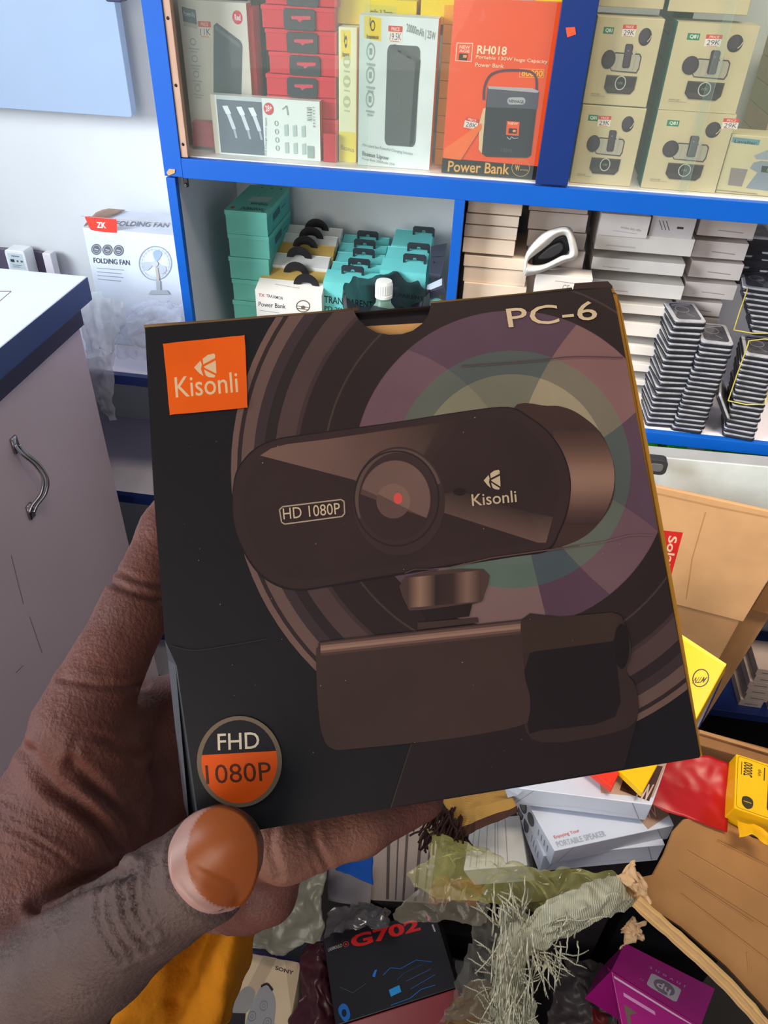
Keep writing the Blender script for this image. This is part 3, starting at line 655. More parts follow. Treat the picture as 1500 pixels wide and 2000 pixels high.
mb = MB('plastic'); c = Py(852, 600, 1.15); mb.lathe((c.x, 1.15, c.z), (0, 0, 1), [(.008, -.03), (.010, 0), (.011, .010), (.004, .014)], (120, 200, 200)); mb.build('small_jar', label='small pale teal rounded pot at the right end of the teal rows', cat='jar', smooth=True)
# bottle in its black bag
c = Py(750, 560, 1.122)
bt = thing('bottle', (c.x, 1.122, SH), 'clear green tinted plastic bottle with white screw cap standing in a black bag', 'bottle')
ztop = Py(750, 548, 1.122).z
H = ztop - SH
mb = MB('filmmilk'); mb.lathe((c.x, 1.122, SH), (0, 0, 1), [(.026, 0), (.027, .005), (.027, H - .07), (.022, H - .05), (.012, H - .036), (.011, H - .022)], (150, 190, 170)); mb.build('bottle_body', bt, smooth=True)
mb = MB('plastic')
prof = [(.0135, H - .0255), (.0135, H - .021), (.0128, H - .0205), (.0130, H - .004), (.0118, H), (.002, H + .0003)]
mb.lathe((c.x, 1.122, SH), (0, 0, 1), prof, (232, 238, 234), n=30)
for k in range(24):
    q = 2 * math.pi * k / 24; mb.tube([(c.x + .0131 * math.cos(q), 1.122 + .0131 * math.sin(q), SH + H - .019), (c.x + .0131 * math.cos(q), 1.122 + .0131 * math.sin(q), SH + H - .005)], .0005, (226, 232, 228), n=4)
mb.build('screw_cap', bt, smooth=False, label='white ribbed screw cap')
mb = MB('filmblack')
def bagf(a, b):
    q = 2 * math.pi * a; r = (.030 + .022 * b) * (1 + .16 * noise.noise(Vector((math.cos(q) * 2, math.sin(q) * 2, b * 3))) + .05 * math.sin(q * 9))
    zz = (ztop - SH - .022) * b + .010 * noise.noise(Vector((math.cos(q) * 3, math.sin(q) * 3, 5))) * b
    return Vector((c.x + 1.25 * r * math.cos(q), 1.128 + .75 * r * math.sin(q), SH + .001 + zz + .014 * b * (1 if math.sin(q) > 0 else -.6) * abs(math.sin(q))))
mb.grid(bagf, 60, 24, (28, 28, 34)); mb.build('carrier_bag', smooth=True, label='thin black plastic bag crumpled open around the white capped bottle', cat='bag')

# ================================================================== lower right bay : white boxes
def wb(label, group, bl, br, tl, y=1.125, dep=.12, col=(224, 218, 208), art=None, name='white_box', **k):
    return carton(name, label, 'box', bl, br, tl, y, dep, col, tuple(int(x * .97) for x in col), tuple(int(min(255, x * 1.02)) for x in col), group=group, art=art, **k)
def col_stack(group, lab, rows, y, col, art=None, dep=.12):       # rows: (uL, uR, vTop, vBot) top to bottom
    for i, (a, b, t, c_) in enumerate(rows):
        sl = .085 * (b - a)
        wb('white box, %s, %s' % (nth(i), lab), group, (a, c_), (b, c_ + sl), (a, t), y + .002 * ((i * 7) % 3), dep, tuple(x + ((i * 13) % 9) - 4 for x in col), art, **({'base': SH + .0003} if i == len(rows) - 1 else {}))
col_stack('narrow left column', 'narrow stack by the blue divider', [(913, 1018, 391, 414), (909, 1012, 416, 436), (906, 1008, 438, 461), (903, 1003, 464, 492), (905, 1026, 497, 519), (904, 1025, 520, 549), (903, 1024, 551, 584), (903, 1023, 586, 620)], 1.122, (226, 206, 184))
col_stack('second column', 'stack behind the torn bag', [(1032, 1147, 392, 410), (1030, 1143, 411, 446), (1028, 1140, 448, 480), (1027, 1138, 482, 512)], 1.16, (200, 186, 176))
def cebox(A): A.text('CE', (.50, .32), (.62, .33), (.50, .18), (120, 112, 108)); A.ell(.75, .5, .015, .02, (40, 40, 40)); A.poly([(.70, .6), (.76, .6), (.76, .7), (.70, .7)], (60, 50, 50)); A.line([(.35, .12), (.72, .14)], .015, (170, 160, 156))
wb('white box with small printed approval marks under the torn bag', 'second column', (1034, 620), (1141, 628), (1030, 533), 1.12, .035, (228, 222, 214), cebox)
def smprint(A): A.line([(.12, .72), (.42, .74)], .09, (196, 190, 184)); 
def smtext(A): A.text('wireless data cable', (.44, .62), (.86, .70), (.44, .50), (130, 124, 120)); A.line([(.3, .75), (.8, .82)], .02, (170, 164, 160))
wb('small white box, leftmost of the two on top of the wide stack', 'wide column', (1167, 458), (1262, 465), (1171, 416), 1.161, .09, (230, 224, 220), smtext)
def greyl(A):
    for k in range(3): A.line([(.16 + .08 * k, .2), (.28 + .08 * k, .62)], .02, (90, 86, 90))
    A.poly([(.6, .42), (.75, .42), (.75, .52), (.6, .52)], (60, 56, 60))
wb('greyish white box right of the small one on the wide stack', 'wide column', (1266, 463), (1350, 470), (1270, 420), 1.167, .1, (206, 200, 200), greyl)
col_stack('wide column', 'wide middle stack of white boxes', [(1160, 1349, 452, 486), (1154, 1333, 501, 525), (1150, 1330, 543, 570), (1140, 1314, 586, 604), (1130, 1309, 621, 646), (1122, 1298, 663, 681), (1112, 1281, 698, 712), (1104, 1272, 728, 738), (1098, 1270, 754, 766)], 1.165, (228, 222, 214), smprint)
def smr(A): A.line([(.35, .6), (.8, .66)], .06, (160, 150, 146)); 
col_stack('right column', 'stack right of the wide one', [(1360, 1470, 426, 459), (1350, 1453, 468, 501), (1343, 1444, 508, 540), (1332, 1432, 549, 578), (1316, 1404, 585, 611), (1310, 1398, 614, 640), (1305, 1392, 644, 668), (1300, 1388, 672, 700)], 1.19, (216, 206, 200), smr)
# torn white bag with black goods
mb = MB('cloth')
outp = spline([(1023, 537), (1024, 508), (1032, 486), (1058, 457), (1086, 445), (1110, 443), (1121, 458), (1129, 500), (1100, 514), (1060, 532), (1036, 538)], 5, True)
inp = spline([(1031, 514), (1034, 506), (1046, 497), (1072, 477), (1086, 464), (1100, 459), (1108, 466), (1112, 494), (1096, 500), (1066, 515), (1044, 518)], 5, True)
def tornb(a, b):
    k = int(round(a * len(outp))) % len(outp); o_, i_ = outp[k], inp[k]
    u_ = i_[0] + (o_[0] - i_[0]) * b; v_ = i_[1] + (o_[1] - i_[1]) * b
    return Py(u_, v_, 1.118 - .012 * math.sin(b * 3.1) + .02 * (b > .9) + .003 * noise.noise(Vector((u_ / 30, v_ / 30, 0))))
mb.grid(tornb, len(outp), 8, (226, 222, 216)); mb.build('white_bag', smooth=True, solid=.0006, label='torn white plastic bag open over black goods on the second stack', cat='bag')
mb = MB('plastic'); mb.prism([Py(u, v, 1.139) for u, v in spline([(1040, 515), (1055, 488), (1080, 470), (1105, 460), (1116, 476), (1104, 500), (1080, 514), (1050, 520)], 4, True)], (0, .03, 0), (50, 50, 56)); 
mb.prism([Py(u, v, 1.132) for u, v in spline([(1050, 506), (1070, 485), (1095, 474), (1100, 488), (1078, 504)], 4, True)], (0, .005, 0), (84, 84, 90)); mb.build('charger', bevel=.002, label='black moulded gadget showing inside the torn white bag', cat='gadget')

# black clear-lidded packs
def make_pack():
    t = thing('case_pack', (0, 0, 0), 'pack', 'case')
    W2, D2 = .024, .036
    mb = MB('plastic'); mb.prism([(x, y, 0) for x, y in rrect(-W2, -D2, W2, D2, .006)], (0, 0, .0045), (34, 34, 40)); mb.build('case_base', t, bevel=.001)
    mb = MB('shiny'); mb.prism([(x, y, .0045) for x, y in rrect(-W2 + .001, -D2 + .001, W2 - .001, D2 - .001, .005)], (0, 0, .0032), (176, 178, 184)); 
    A = Art(mb, lambda a, b: Vector((-W2 + 2 * W2 * a, D2 - 2 * D2 * b, .0077)), (0, 0, 1), .0001)
    A.poly(rrect(.12, .1, .88, .9, .1), (70, 70, 78)); A.ring(.45, .4, .22, .16, .02, (130, 132, 138), n=20); A.line([(.5, .6), (.7, .75)], .02, (120, 122, 128)); A.line([(.2, .2), (.8, .15)], .04, (150, 150, 160))
    mb.build('clear_lid', t, bevel=.0008, label='shiny clear lid'); return t
proto = make_pack(); used = [False]
def copy_tree(o, parent=None):
    c = o.copy(); COL.objects.link(c); c.parent = parent
    for ch in o.children: copy_tree(ch, c)
    return c
def pack(loc, rz, label, group, rx=0.0, ry=0.0):
    o = proto if not used[0] else copy_tree(proto); used[0] = True
    o.location = loc; o.rotation_euler = (rx, ry, rz); o['label'] = label; o['group'] = group; return o
def pstack(top, bot, n, y, rz, lab, group, zfloor=SH, wob=.0012):
    a = Py(top[0], top[1], y); b = Py(bot[0], bot[1], y - .01); z0, z1 = b.z, a.z
    if zfloor is not None: z0 = zfloor
    dz = (z1 - z0) / n
    for i in range(n):
        t = i / max(1, n - 1)
        pack((b.x + (a.x - b.x) * t + random.uniform(-wob, wob), y + .036 - .006 * (1 - t), z0 + dz * i), rz + random.uniform(-.06, .06), 'black clear-lidded pack, %s in the %s' % (nth(n - 1 - i), lab), group)
    for ch in (): pass
pstack((1346, 626), (1303, 790), 20, 1.112, .10, 'leaning stack nearest white boxes', 'leftmost pack stack')
pstack((1404, 670), (1360, 800), 19, 1.104, -.04, 'second leaning stack', 'second pack stack')
pstack((1492, 696), (1470, 812), 17, 1.100, -.15, 'front stack at right edge', 'right edge pack stack')
pstack((1492, 565), (1490, 700), 9, 1.155, -.1, 'banded bundle at right', 'banded bundle', zfloor=Py(1490, 655, 1.155).z)
pstack((1484, 470), (1470, 560), 20, 1.215, 0.0, 'dark stack at back right', 'back pack stack', zfloor=None)
pack(Py(1412, 790, 1.11) + Vector((0, .02, .000)), -.2, 'black clear-lidded pack leaning on edge between the front stacks', 'leaning pack', ry=1.0)
mb = MB('plastic')
def band(cx, cz, y, hx, hz): 
    return [(cx + hx * s, y + dy, cz + hz * t) for s, t, dy in ((-1, -1, 0), (-1.02, 0, 0), (-1, 1, 0), (-.9, 1.06, .01), (0, 1.08, .02), (1, 1.08, .02), (1.05, 0, .02), (1, -1, 0), (0, -1.05, -.002), (-1, -1, 0))]
for (u, v0_, v1_, y, hx, lb) in ((1492, 572, 650, 1.150, .027, 'yellow rubber band around the banded bundle at the right edge'), (1494, 678, 790, 1.094, .027, 'yellow rubber band around the right edge stack')):
    a, b = Py(u, v0_, y), Py(u, v1_, y); mb = MB('plastic'); mb.tube(band(a.x + .003, (a.z + b.z) / 2, y, hx, (a.z - b.z) / 2), .0009, (206, 190, 90), n=6); mb.build('rubber_band', label=lb, cat='rubber band')
# cables
mb = MB('shiny'); pts = []
for i in range(90):
    q = i / 89 * math.pi * 9; cx = 1272 + 34 * (i / 89); pts.append(Pz(cx + 16 * math.cos(q), 800 + 9 * math.sin(q), SH + .004 + .006 * abs(math.sin(q * .5))))
mb.tube(pts, .0012, (52, 54, 62), n=6); mb.build('charging_cable', smooth=True, label='coiled dark charging cable lying at the foot of the leftmost pack stack', cat='cable')
mb = MB('filmmilk'); mb.grid(lambda a, b: Pz(1250 + 70 * a + 10 * b, 792 + 22 * b, SH + .003 + .012 * math.sin(math.pi * a) * math.sin(math.pi * b) + .003 * noise.noise(Vector((a * 9, b * 5, 0)))), 24, 12, (220, 220, 226)); mb.build('clear_pouch', smooth=True, label='small clear pouch over the coiled cable', cat='bag')
# green boxes on the shelf below
for i, (u0, u1, vt) in enumerate(((1258, 1278, 846), (1300, 1390, 855), (1398, 1500, 855), (1506, 1620, 868))):
    a = Py(u0, vt, 1.20); b = Py(u1, vt + 8, 1.20); zt = Pz(u0, vt, .70)
    mb = MB('gloss'); G = (66, 196, 40); yb = 1.18; x0, x1 = Py(u0, 870, yb).x, Py(u1, 870, yb).x
    mb.box((x0, yb - .05, .5205), (x1, yb + .14, .745 - .004 * i), G)
    A = Art(mb, lambda p, q: Vector((x0 + (x1 - x0) * p, yb - .05 + .19 * (1 - q), .745 - .004 * i)), (0, 0, 1), .0002)
    if i == 1: A.poly([(.2, .3), (.45, .3), (.45, .5), (.2, .5)], (30, 60, 30)); A.poly(spline([(.4, .95), (.5, .6), (.6, .5), (.75, .55), (.8, .8), (.75, 1)], 4), (190, 196, 196)); A.ell(.9, .5, .02, .03, (200, 230, 190))
    mb.build('green_box', bevel=.001, label='bright green box on the shelf under the blue edge, %s' % ['sliver at the held box edge', 'one with grey tape patch', 'plain one at right', 'outside at far right'][i], cat='box', group='green boxes under the shelf')

# ================================================================== left shelf : fan box and bags
def fan(A):
    A = A.px; RD = (236, 66, 52)
    A.poly(spline([(172, 447), (200, 449), (229, 452), (232, 454), (233, 476), (230, 479), (205, 477), (186, 474), (180, 470), (175, 458)], 3, True), RD); A.text('ZK', (194, 469), (212, 470), (193, 458), (250, 240, 240), .03)
    for x, y in ((193, 510.5), (214.5, 511.5), (236, 512.5)): A.ell(x, y, 10, 10.5, (104, 108, 116)); A.ring(x, y, 8, 8.4, 1, (190, 196, 204), n=16); A.line([(x - 4, y - 1), (x + 4, y + 1)], 2, (190, 196, 204)); A.line([(x - 4, y + 3), (x + 3, y + 4)], 1, (190, 196, 204))
    A.text('FOLDING FAN', (188, 536), (258, 541), (187, 526), (70, 74, 84), .012)
    for k in range(4): A.line([(194 + k * .7, 546 + 7 * k), (246 - (k * 5) % 9, 550 + 7 * k)], 1.3, (156, 162, 172))
    A.ring(307, 537, 32, 33, 1.6, (150, 166, 186), n=36); A.ring(307, 537, 27, 28, .6, (190, 200, 214), n=30)
    for k in range(3):
        q = math.radians(80 + 120 * k); A.poly(spline([(307 + 4 * math.cos(q - .4), 537 - 4 * math.sin(q - .4)), (307 + 22 * math.cos(q - .45), 537 - 22 * math.sin(q - .45)), (307 + 26 * math.cos(q), 537 - 26 * math.sin(q)), (307 + 20 * math.cos(q + .4), 537 - 20 * math.sin(q + .4))], 4, True), (160, 184, 226) if k == 0 else (190, 200, 212))
    for k in range(24):
        q = math.radians(15 * k); A.line([(307 + 23 * math.cos(q), 537 - 23 * math.sin(q)), (307 + 32 * math.cos(q), 537 - 32 * math.sin(q))], .5, (180, 190, 206))
    A.ell(307, 538, 6, 6, (196, 204, 214)); A.line([(310, 545), (313, 570)], 5, (196, 186, 178)); A.line([(313, 570), (314, 590)], 8, (176, 186, 196)); A.poly([(300, 588), (330, 588), (336, 596), (294, 596)], (180, 190, 200))
    A.line([(164, 446), (342, 462)], 1.0, (170, 160, 160))
zf = .8085
yb = 1.20
fo = carton('fan_box', 'white folding fan carton with red corner logo, worn open top edge', 'box', (212, 690), (392, 706), (164, 445), yb, .10, (216, 226, 240), (190, 200, 216), (206, 212, 222), art=fan, h=Py(164, 445, yb).z - zf, w=Py(347, 461, yb).x - Py(164, 445, yb).x)[0]
bx0 = Py(164, 445, yb).x; dx = bx0 - Py(212, 690, yb).x
for v in fo.data.vertices: pass
fo.location.z = zf
fbz = zf + (Py(164, 445, yb).z - zf)
mb = MB('card'); mb.grid(lambda a, b: Vector((bx0 + .001 + .030 * b * a + .004 * noise.noise(Vector((a * 5, b * 3, 1))), yb + .0 + .095 * a, fbz + .001 + .007 * math.sin(math.pi * a) * (1 - b) + .002)), 14, 4, (176, 150, 134)); mb.build('torn_flap', fo, smooth=True, solid=.001, label='worn brown torn top edge')
mb = MB('paper'); A = Art(mb, lambda a, b: Pz(a, b, fbz + .0006), (0, 0, 1), .0001); A.text('FOLDING FAN', (224, 440), (328, 444), (228, 431), (120, 124, 136), .01); mb.build('top_print', fo, label='faded grey lettering on the top flap')
def crumple(name, label, cat, mat, col, fn, nu=28, nv=28, amp=.006, fr=40, solid=0, cf=None, parent=None, seed=0, sharp=True):
    def g(a, b):
        p = Vector(fn(a, b)); q = p * fr + Vector((seed * 7.3, seed * 3.1, 0))
        n1 = noise.noise_vector(q)
        if sharp: n1 = n1 * .6 + noise.cell_vector(q * .6) * 0.0 + Vector([abs(x) for x in noise.noise_vector(q * 1.9)]) * .6
        return p + n1 * amp
    mb = MB(mat); mb.grid(g, nu, nv, col, cf=cf); return mb.build(name, parent, smooth=True, solid=solid, label=label, cat=cat)
def quadf(c, y=None):                                              # control grid of (u, v, depth) -> bilinear surface
    R_, C_ = len(c), len(c[0])
    g = [[P(*q) if y is None else Py(q[0], q[1], q[2]) for q in r] for r in c]
    def f(a, b):
        x = a * (C_ - 1); yv = b * (R_ - 1); i = min(int(x), C_ - 2); j = min(int(yv), R_ - 2); x -= i; yv -= j
        return (g[j][i] * (1 - x) + g[j][i + 1] * x) * (1 - yv) + (g[j + 1][i] * (1 - x) + g[j + 1][i + 1] * x) * yv
    return f
crumple('plastic_bag', 'crumpled milky clear bag in front of the fan carton, left', 'bag', 'filmmilk', (220, 230, 238), quadf([[(150, 615, 1.17), (182, 570, 1.15), (215, 585, 1.13), (240, 600, 1.13)], [(160, 650, 1.14), (185, 640, 1.10), (215, 640, 1.10), (245, 630, 1.12)], [(166, 690, 1.12), (190, 690, 1.09), (214, 700, 1.09), (228, 660, 1.11)], [(170, 724, 1.095), (190, 726, 1.09), (208, 724, 1.09), (218, 700, 1.1)]], 1), amp=.010, fr=45)
crumple('plastic_bag', 'thin clear bag hanging over the left shelf edge', 'bag', 'filmmilk', (196, 196, 206), quadf([[(168, 700, 1.088), (200, 700, 1.086), (222, 690, 1.088)], [(172, 740, 1.08), (205, 745, 1.075), (222, 750, 1.08)], [(180, 775, 1.08), (208, 780, 1.075), (219, 775, 1.08)], [(190, 790, 1.08), (212, 824, 1.075), (224, 822, 1.08)]], 1), amp=.007, fr=50)
crumple('plastic_bag', 'crinkled clear violet tinted bag before the fan picture', 'bag', 'film', (196, 204, 232), quadf([[(240, 600, 1.17), (290, 588, 1.16), (330, 592, 1.15), (362, 600, 1.14)], [(236, 630, 1.14), (290, 615, 1.12), (330, 618, 1.11), (364, 625, 1.12)], [(228, 668, 1.12), (270, 660, 1.10), (320, 665, 1.10), (366, 660, 1.11)], [(222, 700, 1.11), (270, 704, 1.10), (320, 706, 1.10), (366, 700, 1.10)]], 1), amp=.009, fr=60)
crumple('plastic_bag', 'second crinkled clear bag lying over the violet one', 'bag', 'filmmilk', (206, 214, 236), quadf([[(250, 615, 1.15), (300, 600, 1.13), (350, 606, 1.12)], [(245, 650, 1.10), (300, 632, 1.09), (352, 634, 1.09)], [(262, 682, 1.09), (300, 680, 1.085), (340, 672, 1.09)]], 1), amp=.008, fr=60, seed=3)

# ================================================================== floor level : cartons, boxes and wrappings
mb = MB('card'); a = Pz(1225, 866, .80); b = Pz(1560, 896, .80); dpt = Pz(1300, 905, .80).y - Pz(1300, 872, .80).y
c8 = [(a.x, a.y - .03, 0), (b.x, b.y - .03, 0), (b.x, b.y - .03, .80), (a.x, a.y - .03, .80), (a.x, a.y, 0), (b.x, b.y, 0), (b.x, b.y, .80), (a.x, a.y, .80)]
mb.hexa(c8, (224, 232, 230), cols=[(224, 232, 230)] * 5 + [(164, 168, 172)]); mb.build('foam_board', bevel=.002, label='white foam board standing upright with a dirty grey top edge', cat='board')
K1, K2, K3 = (208, 160, 112), (186, 140, 96), (150, 108, 70)
ct = thing('brown_carton', (.45, .9, 0), 'large open brown carton with a red printed label, right of the held box', 'carton')
p = [Pz(1225, 938, .79), Pz(1560, 1012, .79)]
q_ = [Vector((v.x, v.y - .012, .44)) for v in p]
lw_ = [hit(1325, 1186, p[0], (p[1] - p[0]).cross(Vector((0, 0, 1))).normalized()), hit(1457, 1192, p[0], (p[1] - p[0]).cross(Vector((0, 0, 1))).normalized())]
zf_ = (lw_[0].z + lw_[1].z) / 2
ud = (p[1] - p[0]).normalized(); nd = Vector((ud.y, -ud.x, 0)); xr_ = (lw_[1] - p[0]).dot(ud)
bl_, br_ = p[0].copy(), p[0] + ud * xr_
def wp(s, z, off=0): return Vector((p[0].x, p[0].y, 0)) + Vector((ud.x, ud.y, 0)) * s + Vector((0, 0, z)) + nd * off
mb = MB('card'); mb.hexa([wp(0, zf_, .012), wp(xr_, zf_, .012), wp(xr_ + .02, .79), wp(0, .79), wp(0, zf_, .006), wp(xr_, zf_, .006), wp(xr_ + .02, .79, -.006), wp(0, .79, -.006)], K1)
npn = (wp(xr_, zf_, .012) - wp(0, zf_, .012)).cross(wp(0, .79) - wp(0, zf_, .012)).normalized()
if npn.dot(CAM - wp(0, .79)) < 0: npn = -npn
A = Art(mb, lambda a_, b_: hit(a_, b_, wp(0, .79), npn), npn, .0003)
A.poly([(1296, 1036), (1334, 1040), (1310, 1128), (1290, 1128)], (204, 40, 34)); A.text('Solar', (1306, 1046), (1296, 1112), (1323, 1048), (232, 190, 160), .02)
A.line([(1378, 1000), (1352, 1090), (1340, 1170)], 2, (184, 134, 88)); A.line([(1275, 962), (1400, 990), (1500, 1010)], 3, (186, 140, 92))
mb.build('upper_panel', ct, bevel=.001)
mb = MB('card'); mb.hexa([wp(0, .02, .03), wp(xr_ - .04, .02, .03), wp(xr_ - .004, zf_ - .002, .010), wp(0, zf_ - .002, .010), wp(0, .02, .024), wp(xr_ - .04, .02, .024), wp(xr_ - .004, zf_ - .002, .004), wp(0, zf_ - .002, .004)], K2); mb.build('lower_panel', ct, bevel=.001)
mb = MB('card'); mb.hexa([wp(xr_ + .012, zf_, -.02), wp(xr_ + .4, zf_, -.02), wp(xr_ + .4, .79, -.02), wp(xr_ + .03, .79, -.02), wp(xr_ + .012, zf_, -.026), wp(xr_ + .4, zf_, -.026), wp(xr_ + .4, .79, -.026), wp(xr_ + .03, .79, -.026)], K3); mb.build('flap', ct, bevel=.001)
mb = MB('card'); mb.hexa([wp(xr_ - .035, .02, -.03), wp(xr_ + .0, .02, -.03), wp(xr_ + .045, zf_ - .004, -.03), wp(xr_ + .0, zf_ - .004, -.03), wp(xr_ - .035, .02, -.036), wp(xr_, .02, -.036), wp(xr_ + .045, zf_ - .004, -.036), wp(xr_, zf_ - .004, -.036)], K2); mb.build('flap', ct, bevel=.001)
mb = MB('plastic'); c = Pz(1278, 930, .792); mb.prism([(c.x + x, c.y + .004, c.z + z) for x, z in rrect(-.018, 0, .016, .026, .008)], (0, .016, 0), (52, 54, 58)); mb.prism([(c.x + x, c.y + .003, c.z + z) for x, z in rrect(-.010, .006, .010, .020, .005)], (0, .002, 0), (100, 102, 104)); mb.build('camera_module', bevel=.002, label='small black rounded gadget on the top edge of the big carton', cat='gadget')
# small white boxes deep at the right
for j in range(2):
    for i in range(6):
        a = Py(1428 + 60 * j, 1392, 1.13); z0 = .1605 + .0195 * i; x0 = a.x + .003 * ((i * 5) % 3)
        mb = MB(); mb.box((x0, 1.12, z0), (x0 + .046, 1.20, z0 + .019), (196, 176, 166)); A = Art(mb, lambda s, t: Vector((x0 + .046 * s, 1.12, z0 + .019 * (1 - t))), (0, -1, 0), .0002); A.line([(.25, .6), (.8, .6)], .12, (120, 106, 100))
        mb.build('small_box', bevel=.0006, label='small white box low at right edge, %s, %s column' % (['lowest', 'second', 'third', 'fourth', 'fifth', 'top'][i], ['left', 'right'][j]), cat='box', group='small white boxes on the navy shelf')
# yellow box with round logo
def face_px(c, z): return [Pz(u, v, z) for u, v in c]
YL = (250, 196, 8)
def mtn(A):
    A.poly([(0, 0), (1, 0), (1, .045), (0, .045)], (255, 214, 60)); A.ring(.80, .36, .105, .13, .016, (60, 44, 10), n=26); A.text('MTN', (.87, .30), (.74, .38), (.86, .40), (60, 44, 10), .02)
slab('yellow_box', 'bright yellow box with a small round black logo, right edge of the held box', 'box', [P(1215, 1372, 1.03), P(1354, 1416, .99), P(1419, 1297, 1.04), P(1290, 1212, 1.07)], .035, YL, 'gloss', mtn)
slab('blue_box', 'dark navy box edge under the bright yellow box', 'box', [P(1238, 1400, 1.06), P(1362, 1428, 1.03), P(1412, 1320, 1.075), P(1300, 1262, 1.10)], .03, (44, 46, 100))
# carton rim crossing to the right
rim = thing('carton_tray', P(1420, 1460, 1.0), 'brown carton rim running right, behind the red sheet', 'carton')
def bar_px(mb, a, b, wd, th, col):
    mb.hexa([a, b, b + wd, a + wd, a + th, b + th, b + th + wd, a + wd + th], col)
mb = MB('card'); bar_px(mb, P(1225, 1416, 1.00), P(1560, 1508, .98), Vector((0, .022, .004)), Vector((0, 0, -.16)), K3); mb.build('front_wall', rim, bevel=.001)
mb = MB('card'); bar_px(mb, P(1368, 1432, .995), P(1570, 1492, .98), Vector((0, .006, .0)), Vector((0, .02, -.04)), K2); mb.build('rim_fold', rim, bevel=.001)
crumple('red_sheet', 'deep red crumpled plastic sheet behind the white speaker boxes', 'sheet', 'plastic', (176, 6, 16), quadf([[(1240, 1470, .98), (1330, 1470, .97), (1383, 1478, .965), (1424, 1494, .96)], [(1240, 1510, .95), (1300, 1530, .945), (1370, 1550, .94), (1424, 1560, .94)], [(1250, 1560, .93), (1300, 1585, .92), (1352, 1604, .91), (1418, 1626, .91)]]), amp=.004, fr=25, solid=.001)
def pbk(A):
    A.line(rrect(.03, .03, .97, .97, .05) + [(.97, .08)], .008, (120, 90, 10)); A.text('20000', (.12, .36), (.12, .10), (.26, .36), (40, 36, 30), .02); A.text('mAh', (.34, .28), (.34, .16), (.40, .28), (40, 36, 30), .01); A.line([(.09, .12), (.09, .36)], .01, (40, 36, 30)); A.line([(.44, .10), (.44, .34)], .015, (40, 36, 30))
    A.poly(rrect(.50, .12, 1.0, .86, .06), (48, 50, 54)); A.ell(.62, .30, .05, .04, (120, 124, 128)); A.poly(spline([(.12, .76), (.2, .72), (.28, .76), (.28, .88), (.2, .94), (.12, .88)], 4, True), (60, 54, 30)); A.line([(.14, .82), (.26, .82)], .015, (200, 160, 20))
slab('power_bank_box', 'yellow box with black numerals and a black power bank picture, right edge', 'box', [P(1434, 1578, .90), P(1560, 1622, .885), P(1566, 1512, .93), P(1438, 1472, .945)], .045, (246, 188, 10), 'gloss', pbk)
crumple('yellow_paper', 'small torn yellow paper scrap under the yellow numeral box', 'paper', 'paper', (240, 180, 14), quadf([[(1438, 1606, .90), (1470, 1612, .90), (1500, 1626, .89)], [(1442, 1636, .885), (1468, 1630, .885), (1500, 1650, .88)]]), 10, 6, .004, 60)
# large carton flap, lower right
fl = thing('carton_flap_box', P(1400, 1800, .88), 'big opened brown carton with creased flap and raw corrugated edge, bottom right', 'carton')
fpts = [(1205, 1724), (1276, 1708), (1298, 1668), (1316, 1622), (1336, 1600), (1400, 1592), (1470, 1636), (1560, 1664), (1560, 2040), (1500, 1975), (1420, 1888), (1330, 1810), (1262, 1766)]
pn = (P(1560, 1664, .93) - P(1262, 1766, .84)).cross(P(1560, 2040, .80) - P(1262, 1766, .84)).normalized()
if pn.z < 0: pn = -pn
pp = P(1262, 1766, .84)
mb = MB('card'); mb.prism([hit(u, v, pp, pn) for u, v in fpts], -pn * .004, (170, 124, 78))
A = Art(mb, lambda a_, b_: hit(a_, b_, pp, pn), pn, .0003)
for a_, b_ in (((1342, 1660), (1530, 1770)), ((1325, 1700), (1530, 1830)), ((1330, 1745), (1520, 1890)), ((1350, 1720), (1470, 1800)), ((1458, 1860), (1462, 1900)), ((1400, 1640), (1540, 1710))): A.line([a_, b_], 1.6, (146, 102, 62)); A.line([(a_[0], a_[1] + 2), (b_[0], b_[1] + 2)], 1.2, (190, 144, 96))
mb.build('flap', fl)
mb = MB('card')
eg = [(1246, 1752), (1300, 1800), (1370, 1862), (1440, 1930), (1510, 2010)]
for k, o_ in enumerate((0, 7, 14, 20)):
    mb.tube([hit(u - o_ * .55, v + o_ * .8, pp + pn * (.004 - .0015 * k), pn) + Vector([.0012 * noise.noise(Vector((u * .05, k, i_))) for i_ in (0, 5, 9)]) for u, v in spline(eg, 5)], .0028 - .0003 * k, (206 - 16 * (k % 2), 166 - 14 * (k % 2), 108), n=6)
mb.build('corrugated_edge', fl, label='pale raw corrugated edge')
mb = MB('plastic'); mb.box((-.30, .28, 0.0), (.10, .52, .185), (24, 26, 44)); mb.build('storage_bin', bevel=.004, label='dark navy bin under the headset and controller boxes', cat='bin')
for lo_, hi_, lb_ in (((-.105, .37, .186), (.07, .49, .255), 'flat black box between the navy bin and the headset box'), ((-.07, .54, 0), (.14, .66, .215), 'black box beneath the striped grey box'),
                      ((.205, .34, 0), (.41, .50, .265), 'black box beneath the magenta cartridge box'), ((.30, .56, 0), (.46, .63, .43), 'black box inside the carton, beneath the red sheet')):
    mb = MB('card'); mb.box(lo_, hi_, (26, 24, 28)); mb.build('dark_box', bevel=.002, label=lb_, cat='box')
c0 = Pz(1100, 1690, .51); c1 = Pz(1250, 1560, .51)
mb = MB('card'); mb.box((c0.x + .01, c0.y + .03, .0), (c1.x - .01, c1.y, .508), (44, 38, 42)); mb.build('dark_box', bevel=.002, label='plain dark box holding up the three white speaker boxes', cat='box')
